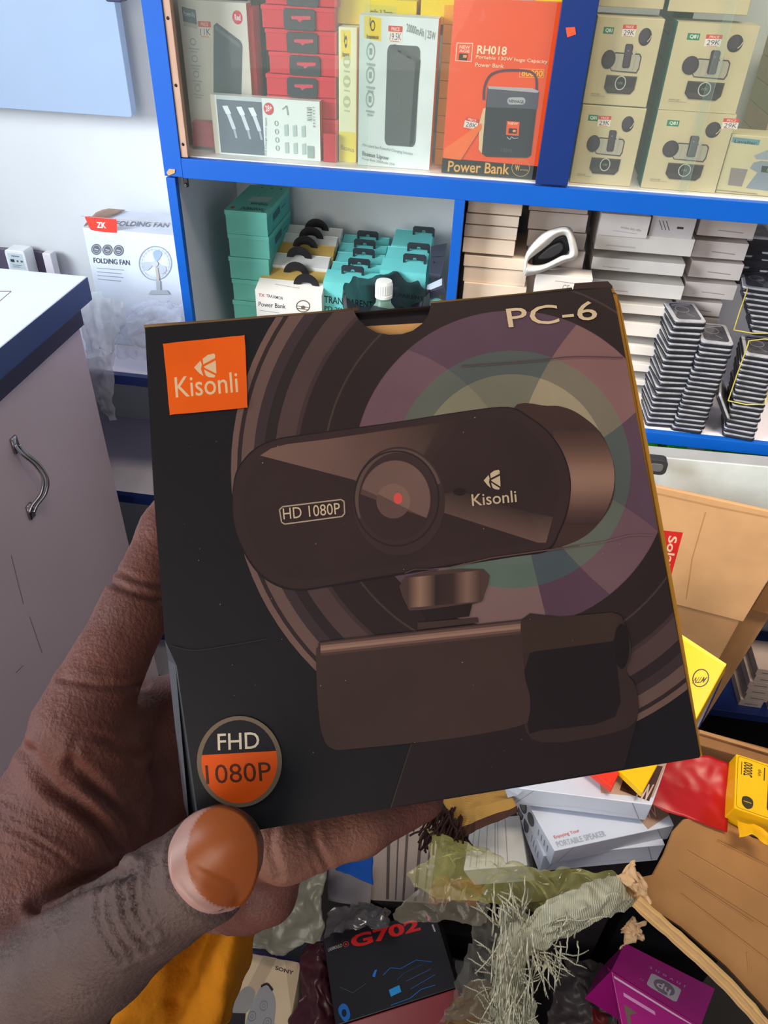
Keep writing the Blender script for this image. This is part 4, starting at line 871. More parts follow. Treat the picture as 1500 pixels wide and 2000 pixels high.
# white portable speaker boxes
def spk_top(txt):
    def f(A):
        A.poly([(.62, .0), (1, .0), (1, .86), (.78, .98)], (176, 146, 126)); A.poly([(.70, .28), (.93, .30), (.97, .72), (.72, .58)], (72, 48, 40))
        A.text('7W', (.76, .84), (.92, .88), (.77, .62), (200, 60, 44), .03); A.text('7W', (.765, .835), (.915, .87), (.775, .64), (236, 210, 200), .0)
        A.poly([(.52, .05), (.74, .05), (.66, .45)], (236, 60, 30))
        A.text('Enjoying Your', (.05, .86), (.26, .84), (.05, .80), (210, 70, 60), .0); A.text('PORTABLE SPEAKER', (.04, .965), (.44, .955), (.04, .885), (172, 178, 190), .01)
    return f
def spk_left(mb, cor, th):
    d = cor[0], cor[3]
    A = Art(mb, lambda a, b: (d[1] * (1 - a) + d[0] * a) + Vector((0, 0, -th * b)), (d[0] - d[1]).cross(Vector((0, 0, 1))).normalized() * (1 if (d[0] - d[1]).cross(Vector((0, 0, 1))).x < 0 else -1), .0003)
    A.ell(.2, .5, .10, .40, (50, 56, 66)); A.ell(.42, .5, .09, .34, (60, 66, 78)); A.ell(.2, .5, .06, .25, (110, 116, 126)); 
    for k in range(4): A.line([(.62 + .08 * k, .3), (.64 + .08 * k, .62)], .02, (140, 146, 160))
def spk(name, label, top, z, th, art=None, left=True, fold=False):
    cor = [Pz(u, v, z) for u, v in top]; mb = MB('gloss'); dn = Vector((0, 0, -th))
    c8 = [cor[0] + dn, cor[1] + dn, cor[1], cor[0], cor[3] + dn, cor[2] + dn, cor[2], cor[3]]
    wv = (214, 220, 234); mb.hexa(c8, wv)
    if art: art(Art(mb, lambda a, b: (cor[3] * (1 - a) + cor[2] * a) * (1 - b) + (cor[0] * (1 - a) + cor[1] * a) * b, (0, 0, 1), .0003))
    if left: spk_left(mb, cor, th)
    f0 = (cor[1] - cor[0]); nn_ = Vector((f0.y, -f0.x, 0)).normalized()
    A = Art(mb, lambda a, b: cor[0] + f0 * a + Vector((0, 0, -th * b)), nn_, .0003)
    A.line([(.16, .02), (.05, .95)], .006, (150, 152, 160)); A.line([(.86, .02), (.95, .95)], .006, (150, 152, 160)); A.line([(.05, .94), (.5, .7), (.9, .8)], .008, (170, 172, 180))
    return mb.build(name, bevel=.0008, label=label, cat='box')
spk('speaker_box', 'white portable speaker box, lowest of the three by the carton flap', [(1062, 1672), (1299, 1650), (1240, 1510), (1012, 1545)], .552, .038)
spk('speaker_box', 'white portable speaker box with red and grey lettering, middle of the three', [(1083, 1662), (1317, 1612), (1252, 1476), (1012, 1536)], .580, .032, spk_top('7W'))
spk('speaker_box', 'white portable speaker box, topmost of the three, just under the held box', [(1000, 1538), (1274, 1572), (1306, 1480), (1060, 1440)], .625, .034, lambda A: (A.poly([(.45, .1), (1, .1), (.985, .86), (.62, .9)], (190, 160, 140)), A.poly([(.72, .25), (.98, .2), (.97, .94), (.74, .8)], (74, 48, 40)), A.text('7W', (.86, .98), (.965, .96), (.86, .62), (214, 190, 180), .03)), left=False)
mb = MB('gloss'); mb.prism([Pz(985, 1537, .63), Pz(1004, 1532, .63), Pz(1045, 1524, .63), Pz(1012, 1552, .618), Pz(992, 1557, .612)], (0, 0, -.001), (196, 206, 224)); mb.build('box_flap', label='loose white flap corner at the left of the topmost speaker box', cat='flap')
slab('red_card', 'small bright red triangular box corner above the topmost speaker box', 'box', [Pz(1120, 1480, .645), Pz(1196, 1540, .645), Pz(1222, 1480, .645), Pz(1200, 1440, .645)], .01, (240, 52, 26), 'gloss')
slab('yellow_card', 'small bright yellow triangular box corner beside the red one', 'box', [Pz(1190, 1486, .648), Pz(1255, 1548, .648), Pz(1292, 1480, .648), Pz(1262, 1440, .648)], .01, YL, 'gloss')
slab('white_box', 'white box end with fine vertical lines beside the brown textile', 'box', [P(905, 1700, .98), P(1030, 1690, .96), P(1015, 1592, 1.0), P(920, 1600, 1.02)], .06, (206, 206, 204), art=lambda A: [A.line([(x, .05), (x, .95)], .012, (150, 150, 150)) for x in (.1, .2, .35, .5, .55, .7)])
# striped grey box, blue cloth, white pouch
slab('striped_box', 'grey box with dark vertical stripes standing behind the held box corner', 'box', [P(724, 1758, 1.12), P(838, 1765, 1.10), P(860, 1600, 1.16), P(722, 1606, 1.18)], .1, (152, 140, 134), art=lambda A: [A.line([(x, .1), (x + .01, .98)], t_, (78, 68, 66)) for x, t_ in ((.28, .05), (.42, .025), (.55, .04), (.75, .05), (.9, .03))])
crumple('blue_cloth', 'small blue fabric corner left of the striped box', 'cloth', 'cloth', (20, 70, 150), quadf([[(640, 1680, 1.08), (690, 1655, 1.07), (726, 1640, 1.07)], [(655, 1700, 1.05), (690, 1712, 1.04), (728, 1728, 1.04)]]), 14, 10, .004, 40, solid=.001)
crumple('white_pouch', 'dull white pouch under the blue fabric corner', 'pouch', 'cloth', (140, 134, 138), quadf([[(640, 1690, 1.14), (690, 1700, 1.13), (726, 1715, 1.12)], [(640, 1760, 1.12), (690, 1768, 1.11), (722, 1775, 1.11)]]), 14, 10, .004, 40, solid=.002)
crumple('grey_bag', 'dull grey green crumpled plastic bag beside the little finger', 'bag', 'plastic', (112, 110, 98), quadf([[(470, 1690, 1.12), (540, 1700, 1.10), (600, 1690, 1.10), (636, 1680, 1.10)], [(480, 1760, 1.09), (530, 1765, 1.07), (590, 1770, 1.06), (632, 1775, 1.07)], [(480, 1830, 1.08), (530, 1830, 1.06), (590, 1835, 1.06), (630, 1845, 1.06)], [(485, 1858, 1.07), (540, 1872, 1.06), (590, 1842, 1.06), (628, 1850, 1.06)]]), 36, 30, .012, 30, solid=.001)
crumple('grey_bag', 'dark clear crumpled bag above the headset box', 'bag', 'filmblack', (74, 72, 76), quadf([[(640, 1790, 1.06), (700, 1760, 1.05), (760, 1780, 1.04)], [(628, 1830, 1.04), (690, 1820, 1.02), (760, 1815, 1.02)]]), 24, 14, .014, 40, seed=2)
crumple('dark_bag', 'dark red and black glossy bag left of the headset box', 'bag', 'plastic', (66, 30, 40), quadf([[(590, 1850, 1.10), (615, 1840, 1.09), (634, 1840, 1.09)], [(585, 1930, 1.06), (615, 1930, 1.04), (645, 1930, 1.05)], [(560, 2020, 1.03), (615, 2020, 1.0), (660, 2020, 1.02)]]), 20, 40, .012, 36, solid=.001)
BK = (30, 28, 32)
def g702(A):
    A.text('G702', (.235, .235), (.845, .20), (.235, .075), (190, 34, 36), .035); A.text('LANMOULO', (.03, .205), (.155, .185), (.03, .165), (150, 146, 150), .02); A.ring(.19, .165, .026, .034, .007, (160, 50, 50), n=16); A.ell(.19, .165, .009, .012, (170, 60, 60))
    A.line([(.93, .02), (.935, .12)], .012, (170, 40, 44)); A.line([(.95, .16), (.955, .26)], .014, (160, 156, 160))
    B_ = (36, 96, 170)
    A.line([(.45, .62), (.52, .56), (.60, .60), (.74, .55), (.86, .62)], .008, B_); A.line([(.55, .72), (.62, .66), (.78, .62)], .006, (30, 70, 130)); A.line([(.62, .76), (.84, .70)], .006, (60, 90, 150)); A.line([(.64, .86), (.86, .78)], .006, B_)
    A.poly([(.47, .80), (.56, .78), (.565, .86), (.475, .88)], (40, 140, 210)); A.poly([(.36, .60), (.39, .54), (.41, .54), (.38, .62)], (40, 110, 200)); A.line([(.46, .97), (.62, .96), (.72, .90), (.84, .90)], .009, B_)
    A.poly(spline([(.04, .86), (.08, .80), (.12, .84), (.13, .95), (.08, .99)], 4, True), (30, 100, 180)); A.ell(.085, .90, .02, .04, (20, 26, 50)); A.line([(.08, .62), (.18, .72), (.30, .66)], .006, (70, 74, 90))
slab('headset_box', 'black headset box with big red lettering and blue line picture', 'box', [P(655, 2004, .98), P(893, 1928, .98), P(849, 1781, 1.06), P(630, 1826, 1.06)], .07, BK, 'gloss', g702)
mb = MB('gloss'); a_, b_ = P(655, 2004, .98), P(893, 1928, .98); off = (a_ - CAM).normalized() * .0
nb = (b_ - a_).cross(P(630, 1826, 1.06) - a_).normalized(); nb = nb if nb.dot(CAM - a_) > 0 else -nb
dwn = nb.cross(b_ - a_).normalized(); dwn = dwn if dwn.z < 0 else -dwn
mb.hexa([a_ + dwn * .030 - nb * .02, b_ + dwn * .030 - nb * .02, b_ + dwn * .001, a_ + dwn * .001, a_ + dwn * .030 - nb * .06, b_ + dwn * .030 - nb * .06, b_ + dwn * .001 - nb * .06, a_ + dwn * .001 - nb * .06], (120, 20, 34)); mb.build('red_box', bevel=.0015, label='dark red box edge under the black headset box', cat='box')
def sony(A):
    A.poly([(.3, 0), (.55, 0), (.30, .6), (.05, .6)], (190, 170, 144)); A.poly([(.70, 0), (.95, 0), (1.0, .3), (1, .6)], (190, 170, 144)); A.text('SONY', (.56, .135), (.90, .155), (.56, .09), (60, 56, 62), .03)
    A.poly(spline([(.0, .50), (.12, .38), (.28, .40), (.30, .52), (.22, .66), (.0, .68)], 5, True), (146, 146, 146)); A.poly([(-.05, .68), (.22, .66), (.30, 1.0), (-.05, 1.0)], (44, 42, 44))
    A.poly(spline([(.34, .42), (.42, .33), (.62, .40), (.72, .60), (.70, 1.0), (.30, 1.0), (.26, .70)], 5, True), (150, 152, 156)); A.line(spline([(.38, .35), (.48, .31), (.60, .37)], 4), .03, (44, 40, 50))
    for x, y in ((.50, .55), (.34, .68), (.62, .72), (.46, .86)): A.ring(x, y, .07, .055, .008, (110, 112, 116), n=16); A.ring(x, y, .03, .024, .006, (110, 112, 116), n=8)
    A.poly([(.72, .72), (1, .78), (1, .90), (.72, .86)], (194, 172, 146))
cor = [P(440, 2040, 1.03), P(556, 2056, 1.01), P(588, 1881, 1.10), P(484, 1860, 1.12)]
slab('controller_box', 'cream box with a game controller picture below the hand', 'box', cor, .06, (214, 194, 164), 'paper', sony)
n_ = (cor[1] - cor[0]).cross(cor[3] - cor[0]).normalized(); n_ = n_ if n_.dot(CAM - cor[0]) > 0 else -n_
slab('purple_box', 'purple blue box edge peeking above the cream controller box', 'box', [p_ - n_ * .004 for p_ in (P(450, 1990, 1.05), P(560, 2000, 1.04), P(592, 1874, 1.105), P(482, 1851, 1.125))], .05, (62, 48, 120), 'gloss')
# magenta cartridge box
mg = thing('cartridge_box', P(1290, 1960, .98), 'magenta ink cartridge box with white logo printed upside down', 'box')
def hp(A):
    A.poly(rrect(.365, .42, .70, .80, .05), (226, 216, 228)); A.ell(.535, .61, .115, .165, (150, 130, 150)); A.text('hp', (.61, .53), (.455, .53), (.61, .74), (240, 236, 240), .02)
    A.text('i n v e n t', (.72, .28), (.32, .28), (.72, .36), (220, 160, 210), .01); A.ring(.305, .74, .02, .03, .005, (220, 160, 210), n=12)
cor = [P(1193, 1897, .955), P(1368, 2006, .935), P(1396, 1931, .975), P(1221, 1842, .995)]
n0_ = (cor[1] - cor[0]).cross(cor[3] - cor[0]).normalized(); d2 = cor[2] - CAM; cor[2] = CAM + d2 * ((cor[0] - CAM).dot(n0_) / d2.dot(n0_))
nh = (cor[1] - cor[0]).cross(cor[3] - cor[0]).normalized(); nh = nh if nh.dot(CAM - cor[0]) > 0 else -nh
mb = MB('gloss'); mb.hexa(cor + [p_ - nh * .07 for p_ in cor], (200, 18, 148), cols=[(200, 18, 148), (60, 50, 60), (150, 12, 110), (130, 118, 116), (150, 14, 110), (150, 14, 110)])
hp(Art(mb, lambda a, b: (cor[3] * (1 - a) + cor[2] * a) * (1 - b) + (cor[0] * (1 - a) + cor[1] * a) * b, nh, .0002)); mb.build('carton', mg, bevel=.001)
dn_ = nh.cross(cor[1] - cor[0]).normalized(); dn_ = dn_ if dn_.z < 0 else -dn_
l2 = [P(1226, 2060, .93), P(1392, 2150, .915), cor[1] + nh * .001, cor[0] + nh * .001]
n2 = (l2[1] - l2[0]).cross(l2[3] - l2[0]).normalized(); n2 = n2 if n2.dot(CAM - l2[0]) > 0 else -n2
mb = MB('gloss'); mb.hexa(l2 + [p_ - n2 * .02 for p_ in l2], (168, 20, 124))
A = Art(mb, lambda a, b: (l2[3] * (1 - a) + l2[2] * a) * (1 - b) + (l2[0] * (1 - a) + l2[1] * a) * b, n2, .0002)
A.line([(.02, .06), (.98, .06)], .03, (226, 190, 216)); A.poly([(.08, .35), (.42, .40), (.42, 1), (.08, 1)], (110, 96, 84)); A.line([(.10, .22), (.46, .22)], .05, (220, 150, 205)); A.line([(.56, .45), (.80, .45)], .03, (220, 160, 210)); A.poly([(.60, .60), (.90, .60), (.90, .90), (.60, .90)], (222, 206, 220))
mb.build('front_panel', mg, bevel=.0008, label='darker magenta lower panel with a printed picture')
# clear wrap, woven sack, textiles
crumple('clear_wrap', 'yellowish clear torn plastic wrap spread over the pile left of the speaker boxes', 'wrap', 'filmwrap', (200, 196, 118), quadf([[(836, 1620, .93), (900, 1650, .92), (980, 1680, .90), (1080, 1706, .89), (1190, 1706, .88), (1240, 1740, .88)], [(836, 1680, .90), (890, 1700, .88), (960, 1725, .87), (1050, 1745, .86), (1130, 1750, .86), (1200, 1770, .86)], [(800, 1730, .89), (860, 1755, .87), (930, 1770, .86), (1010, 1800, .86), (1080, 1800, .86), (1120, 1800, .86)]]), 90, 50, .022, 26, seed=4)
crumple('clear_wrap', 'long thin clear plastic strip reaching left over the headset box lettering', 'wrap', 'filmwrap', (160, 150, 130), quadf([[(810, 1740, .91), (880, 1740, .90), (960, 1770, .90)], [(765, 1785, .92), (850, 1778, .91), (950, 1790, .90)], [(780, 1812, .92), (830, 1800, .91), (950, 1805, .90)]]), 40, 20, .012, 30, seed=5)
crumple('amber_wrap', 'small amber orange plastic scrap lying on the clear wrap', 'wrap', 'film', (220, 140, 40), quadf([[(850, 1716, .875), (900, 1712, .865), (950, 1730, .865)], [(832, 1765, .87), (890, 1768, .86), (930, 1770, .865)]]), 24, 14, .008, 40, seed=6)
crumple('clear_wrap', 'dim clear plastic bag hanging beside the woven sack', 'wrap', 'film', (150, 146, 136), quadf([[(930, 1790, .92), (970, 1800, .90), (1000, 1800, .90)], [(900, 1900, .93), (950, 1890, .91), (980, 1890, .91)], [(850, 2010, .93), (930, 2010, .92), (970, 2010, .92)]]), 24, 40, .012, 40, seed=8)
sk = thing('woven_sack', P(1060, 1850, .86), 'pale woven plastic sack with long frayed fringe over the pile', 'sack')
SKC = (196, 194, 168)
crumple('sack_cloth', None, None, 'woven', SKC, quadf([[(1020, 1790, .835), (1080, 1752, .83), (1140, 1722, .835), (1200, 1712, .845), (1238, 1750, .855)], [(1010, 1830, .825), (1080, 1800, .81), (1140, 1770, .812), (1200, 1745, .825), (1240, 1765, .85)], [(1020, 1870, .835), (1080, 1850, .82), (1140, 1820, .82), (1190, 1790, .83), (1236, 1775, .86)]]), 110, 60, .010, 30, solid=.0008, parent=sk, seed=1, sharp=True)
crumple('sack_cloth', None, None, 'woven', SKC, quadf([[(975, 1770, .85), (1005, 1775, .84), (1035, 1800, .84)], [(965, 1850, .835), (1000, 1860, .82), (1035, 1860, .83)], [(955, 1930, .83), (995, 1940, .815), (1025, 1930, .825)], [(955, 2020, .83), (1010, 2030, .81), (1065, 2020, .83)]]), 50, 110, .008, 34, solid=.0008, parent=sk, seed=2)
random.seed(11); mb = MB('woven')
def strand(u, v, d, ang, L_, r=.0006, curl=.3):
    r *= 1.6
    pts = []; a = ang; x, y = u, v
    for k in range(7):
        pts.append(P(x, y, d - .006 * math.sin(k * .5))); a += random.uniform(-curl, curl); x += math.cos(a) * L_ / 6; y -= math.sin(a) * L_ / 6
    mb.tube(pts, [r * (1.2 - .08 * k) for k in range(7)], (lambda q_: (206 + q_, 202 + q_, 178 + q_))(random.randint(-30, 12)), n=5)
for i in range(30): strand(random.uniform(960, 1030), random.uniform(1770, 1830), .832, math.radians(random.uniform(70, 150)), random.uniform(35, 75))
for i in range(30): strand(random.uniform(1030, 1100), random.uniform(1850, 1880), .822, math.radians(random.uniform(-100, -30)), random.uniform(30, 80), .0005, .4)
for i in range(20): strand(random.uniform(950, 975), random.uniform(1860, 2000), .822, math.radians(random.uniform(130, 210)), random.uniform(20, 60), .0005, .4)
for i in range(18): strand(random.uniform(1010, 1030), random.uniform(1880, 2000), .814, math.radians(random.uniform(-80, 20)), random.uniform(20, 50), .0005, .5)
for i in range(18): strand(random.uniform(1060, 1150), random.uniform(1790, 1870), .812, math.radians(random.uniform(-120, 80)), random.uniform(20, 55), .0005, .4)
for i in range(60): strand(random.uniform(968, 1040), random.uniform(1800, 1960), .810, math.radians(random.uniform(-110, -75)), random.uniform(40, 120), .0005, .15)
tag(mb.build('frayed_fringe', sk, smooth=True), kind='stuff')
for k, (g_, lb) in enumerate((([[(1210, 1700, .85), (1235, 1697, .845), (1245, 1712, .85)], [(1200, 1724, .84), (1225, 1735, .835), (1262, 1760, .84)], [(1235, 1745, .84), (1250, 1770, .84), (1270, 1800, .845)]], 'curled torn brown paper scrap above the carton edge'),
                              ([[(1210, 1815, .86), (1240, 1800, .85), (1262, 1800, .85)], [(1208, 1835, .86), (1235, 1825, .85), (1255, 1835, .85)], [(1210, 1852, .87), (1222, 1850, .86), (1250, 1850, .86)]], 'curled torn brown paper scrap hanging over the magenta box'))):
    crumple('torn_paper', lb, 'paper', 'card', (206, 170, 130), quadf(g_), 20, 20, .016, 60, solid=.0008, seed=9 + k)
def ribc(a, b): return (150, 112, 56) if int(b * 60) % 2 else (176, 138, 76)
crumple('brown_textile', 'golden brown ribbed textile with dark embroidered border behind the held box', 'cloth', 'cloth', (160, 120, 60), quadf([[(860, 1560, .97), (930, 1540, .96), (1010, 1530, .95)], [(880, 1590, .95), (930, 1580, .93), (1000, 1560, .93)], [(895, 1640, .93), (930, 1625, .91), (1008, 1590, .92)]]), 40, 60, .006, 24, cf=lambda a, b: (70, 44, 36) if b > .82 else ribc(a, b), solid=.001)
mb = MB('cloth'); random.seed(3)
for i in range(70):
    u = random.uniform(836, 905); v = random.uniform(1575, 1620); x, y = u, v; pts = []; a_ = math.radians(random.uniform(-130, -80)); d_ = random.uniform(.92, .96)
    for k in range(6): pts.append(P(x, y, d_)); a_ += random.uniform(-.3, .3); x += math.cos(a_) * 11; y -= math.sin(a_) * 11
    mb.tube(pts, .0013, (46, 28, 26), n=5)
tag(mb.build('dark_tassel', smooth=True, label='dark brown yarn tassel hanging beside the golden textile', cat='tassel'), kind='stuff')
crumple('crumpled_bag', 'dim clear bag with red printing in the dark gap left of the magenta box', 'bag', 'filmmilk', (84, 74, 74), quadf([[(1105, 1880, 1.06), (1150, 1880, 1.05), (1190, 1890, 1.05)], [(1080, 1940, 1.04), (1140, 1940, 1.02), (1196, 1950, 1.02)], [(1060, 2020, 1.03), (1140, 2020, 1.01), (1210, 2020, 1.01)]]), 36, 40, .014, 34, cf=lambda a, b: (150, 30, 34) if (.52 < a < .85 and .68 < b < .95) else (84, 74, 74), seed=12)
crumple('brown_paper', 'crumpled brown paper at the bottom edge beside the sack', 'paper', 'card', (120, 96, 66), quadf([[(900, 1920, .95), (930, 1910, .94), (960, 1930, .94)], [(860, 2000, .93), (920, 2000, .92), (970, 2010, .92)]]), 24, 24, .012, 34, solid=.001, seed=14)

# ================================================================== the held box
BL_, TL_, TR_ = P(366, 1646, .2), P(281, 637, .2 * 1.10233), P(1205, 548, .2 * 1.17748)
bn = (TR_ - TL_).cross(TL_ - BL_).normalized()
if bn.dot(CAM - BL_) < 0: bn = -bn
def HB(u, v, back=0.0): return hit(u, v, BL_, bn) - bn * back
TH = .038
hb = thing('webcam_box', HB(830, 1560), 'black and brown webcam box held up by the hand in front of everything', 'box')
K_ = (26, 24, 27); BRN = (58, 42, 42)
oc = [(366, 1646), (1368, 1480), (1212, 590), (281, 637)]
f4 = [HB(372, 1640, .0004), HB(1368, 1478, .0004), HB(1206, 570, .0004), HB(284, 642, .0004)]
lft = HB(357, 1580, .004)
mb = MB('heldprint')
bk = [p_ - bn * TH for p_ in f4]
b = len(mb.v); mb.v += f4 + bk
mb.idx([(b + 5, b + 4, b + 7, b + 6)], K_); mb.idx([(b + 4, b, b + 3, b + 7)], (44, 46, 52)); mb.idx([(b, b + 4, b + 5, b + 1)], K_)
mb.idx([(b + 3, b + 2, b + 6, b + 7)], (54, 42, 36)); mb.idx([(b + 1, b + 5, b + 6, b + 2)], (150, 112, 34))
mb.build('box_body', hb, bevel=.0008)
# bulging gold right side strip
mb = MB('heldprint'); g = [(1198, 556), (1214, 592), (1248, 760), (1290, 985), (1330, 1210), (1375, 1478), (1362, 1478), (1196, 575)]
mb.prism([HB(u, v, .0009) for u, v in g], -bn * .012, (188, 138, 50)); mb.build('side_panel', hb, label='worn golden side panel edge')
mb = MB('card')
mb.tube([HB(u, v, .0006) + Vector((0, 0, .0002 * noise.noise(Vector((u * .03, 0, 0))))) for u, v in [(281, 637), (340, 632), (420, 627), (520, 618), (610, 611), (700, 603)]], .0006, (128, 98, 66), n=6)
mb.tube([HB(u, v, .0006) for u, v in [(842, 590), (930, 583), (1020, 574), (1118, 563)]], .0005, (118, 88, 52), n=6)
mb.build('top_edge', hb, smooth=True, label='worn brown top edge')
# front panel with its printing
NOTCH = [(688, 606), (840, 592)] + [(764 + 76 * math.cos(q), 602 + 51 * math.sin(q)) for q in [math.radians(5 + 17 * i) for i in range(11)]]
NOTCH = [(688, 590), (842, 576), (841, 598), (836, 616), (824, 633), (806, 646), (784, 653), (760, 654), (736, 650), (716, 639), (701, 625), (692, 610)]
base = [(283, 640), (420, 630), (560, 617), (688, 606), (840, 593), (1120, 565), (1122, 554), (1186, 549), (1196, 557), (1201, 590), (1368, 1474), (1366, 1480), (1150, 1515), (800, 1572), (500, 1622), (388, 1640), (386, 1590), (365, 1440), (345, 1300), (322, 1250), (300, 960)]
CQ = [(283, 641), (700, 605), (1190, 561), (1203, 600), (1367, 1474), (1366, 1479), (388, 1640), (386, 1590), (365, 1440), (345, 1300), (322, 1250), (300, 960)]
mb = MB('heldprint')
A = Art(mb, lambda a_, b_: HB(a_, b_, 0), bn, .000008)
A.cut = NOTCH
# base split in convex pieces so the thumb notch is really open
A.poly([(283, 640), (560, 617), (700, 605), (840, 593), (1120, 565), (1192, 560), (1201, 590), (1368, 1474), (1366, 1480), (388, 1640), (386, 1590), (365, 1440), (345, 1300), (322, 1250), (300, 960)], K_, up=False)
A.cut = None; A.poly([(1119, 566), (1122, 553), (1187, 549), (1196, 558), (1196, 564)], BRN); A.cut = NOTCH
A.clipq = CQ
cx, cy = 1000, 917
def disc(r, col, ax=1.0): A.ell(cx, cy, r * ax, r, col, 96)
for r, col in ((549, (112, 88, 82)), (537, (50, 38, 38)), (529, (104, 82, 78)), (506, (62, 48, 52)), (486, (46, 36, 38)), (465, (80, 62, 62)), (428, (66, 50, 52)), (420, (46, 35, 35)), (370, (70, 56, 52)), (366, (46, 34, 34)), (310, (92, 70, 86)), (232, (84, 92, 92)), (186, (116, 116, 102))): disc(r, col)
# soft light fan of the upper right rim
def petal(a_in, a_out, b_in, b_out, cols, r_in=60, r_out=309):
    bands = [(r_in, 186, cols[0]), (186, 232, cols[1]), (232, r_out, cols[2])]
    for r0, r1, c_ in bands:
        n = 8
        for k in range(n):
            ra, rb = r0 + (r1 - r0) * k / n, r0 + (r1 - r0) * (k + 1) / n
            def ang(r, i, o): return i + (o - i) * (r - r_in) / (r_out - r_in)
            pts = []
            m = 14
            for j in range(m + 1): q = math.radians(ang(ra, a_in, a_out) + (ang(ra, b_in, b_out) - ang(ra, a_in, a_out)) * j / m); pts.append((cx + ra * math.cos(q), cy - ra * math.sin(q)))
            for j in range(m, -1, -1): q = math.radians(ang(rb, a_in, a_out) + (ang(rb, b_in, b_out) - ang(rb, a_in, a_out)) * j / m); pts.append((cx + rb * math.cos(q), cy - rb * math.sin(q)))
            cut = A.cut; A.cut = None
            for j in range(m):
                quad = [pts[j], pts[j + 1], pts[2 * m - j], pts[2 * m + 1 - j]]
                if side(quad[1], quad[0], quad[2]) > 0: quad = quad[::-1]
                A.poly(quad, c_, up=False)
            A.cut = cut
    A.k += 1
petal(80, 66, 10, 28, [(158, 148, 124), (122, 116, 102), (134, 100, 100)])
petal(104, 131, 150, 186, [(132, 130, 110), (96, 102, 96), (110, 84, 96)])
petal(-8, -23, -80, -52, [(110, 112, 104), (98, 106, 98), (110, 84, 94)])
petal(-62, -52, -86, -75, [(76, 84, 92), (74, 86, 92), (88, 64, 80)])
petal(-78, -77, -122, -128, [(96, 110, 104), (92, 108, 100), (124, 100, 100)])
A.cut = None
# camera body: rear barrel
DK = (54, 40, 38)
A.clipq = None
def P_(pts, col, n=5): return A.poly(spline(pts, n, True), col)
barrel = [(1000, 800), (1069, 793), (1102, 796), (1135, 812), (1173, 846), (1195, 895), (1201, 937), (1193, 986), (1164, 1028), (1131, 1054), (1086, 1070), (1040, 1070), (1000, 940)]
P_(barrel, (66, 48, 44))
prof = [(842, (72, 52, 48)), (870, (92, 68, 60)), (895, (118, 90, 78)), (915, (140, 110, 96)), (935, (150, 118, 104)), (955, (140, 110, 98)), (975, (116, 90, 80)), (1000, (84, 62, 58)), (1025, (60, 44, 42))]
def bx_(y): # right rim of the barrel
    t = max(-1, min(1, (y - 932) / 139.0)); return 1064 + 136 * math.sqrt(max(0, 1 - t * t))
for (y0, c0), (y1, c1) in zip(prof[:-1], prof[1:]):
    A.poly([(1080, y0), (bx_(y0), y0), (bx_(y1), y1), (1080, y1)], c0, cols=[c0, c0, c1, c1], up=False)
A.up()
body = [(455, 985), (460, 935), (474, 905), (500, 878), (540, 860), (600, 850), (760, 828), (900, 806), (990, 797), (1030, 815), (1066, 842), (1093, 878), (1108, 915), (1113, 953), (1107, 994), (1092, 1034), (1068, 1072), (1000, 1084), (860, 1106), (740, 1126), (640, 1143), (590, 1150), (548, 1143), (508, 1118), (478, 1076), (460, 1030)]
P_([(x + (-2 if x < 700 else 2), y + (-2 if y < 960 else 4)) for x, y in body], (34, 26, 28)); P_(body, (56, 42, 42))
P_([(474, 985), (482, 940), (505, 905), (540, 882), (600, 868), (760, 846), (900, 824), (985, 815), (1020, 830), (1060, 866), (1084, 915), (1090, 953), (1084, 994), (1068, 1030), (1050, 1058), (1000, 1068), (860, 1090), (740, 1110), (640, 1126), (590, 1132), (552, 1124), (520, 1100), (495, 1062), (480, 1020)], (54, 40, 39))
# light wedge left
def wedge(p, q0, q1, c0, c1, n=10):                                # fan from edge p->q0 .. q1 in colour steps
    for k in range(n):
        t0, t1 = k / n, (k + 1) / n; a_ = (q0[0] + (q1[0] - q0[0]) * t0, q0[1] + (q1[1] - q0[1]) * t0); b_ = (q0[0] + (q1[0] - q0[0]) * t1, q0[1] + (q1[1] - q0[1]) * t1)
        m = lambda t: tuple(c0[i] + (c1[i] - c0[i]) * t for i in range(3))
        A.poly([p[0], a_, b_, p[1]] if False else [p, a_, b_], m(t0), cols=[m(t0 * .5), m(t0), m(t1)], up=False)
    A.up()
LG = (116, 90, 82)
A.poly([(508, 890), (530, 876), (560, 868), (640, 858), (690, 937)], LG, cols=[(120, 94, 86), (120, 94, 86), (118, 92, 84), (112, 86, 80), (108, 84, 78)])
A.poly([(640, 858), (760, 840), (860, 826), (780, 974), (690, 937)], LG, cols=[(112, 86, 80), (92, 70, 64), (60, 46, 42), (96, 74, 68), (108, 84, 78)])
A.poly([(860, 826), (900, 822), (800, 962), (780, 974)], DK, cols=[(60, 46, 42), (56, 42, 40), (56, 42, 40), (80, 62, 58)])
A.poly([(780, 974), (900, 960), (1030, 1000), (1080, 1010), (1066, 1060), (1050, 1060)], LG, cols=[(90, 70, 64), (60, 46, 42), (60, 46, 42), (72, 56, 52), (110, 86, 78), (106, 82, 76)])
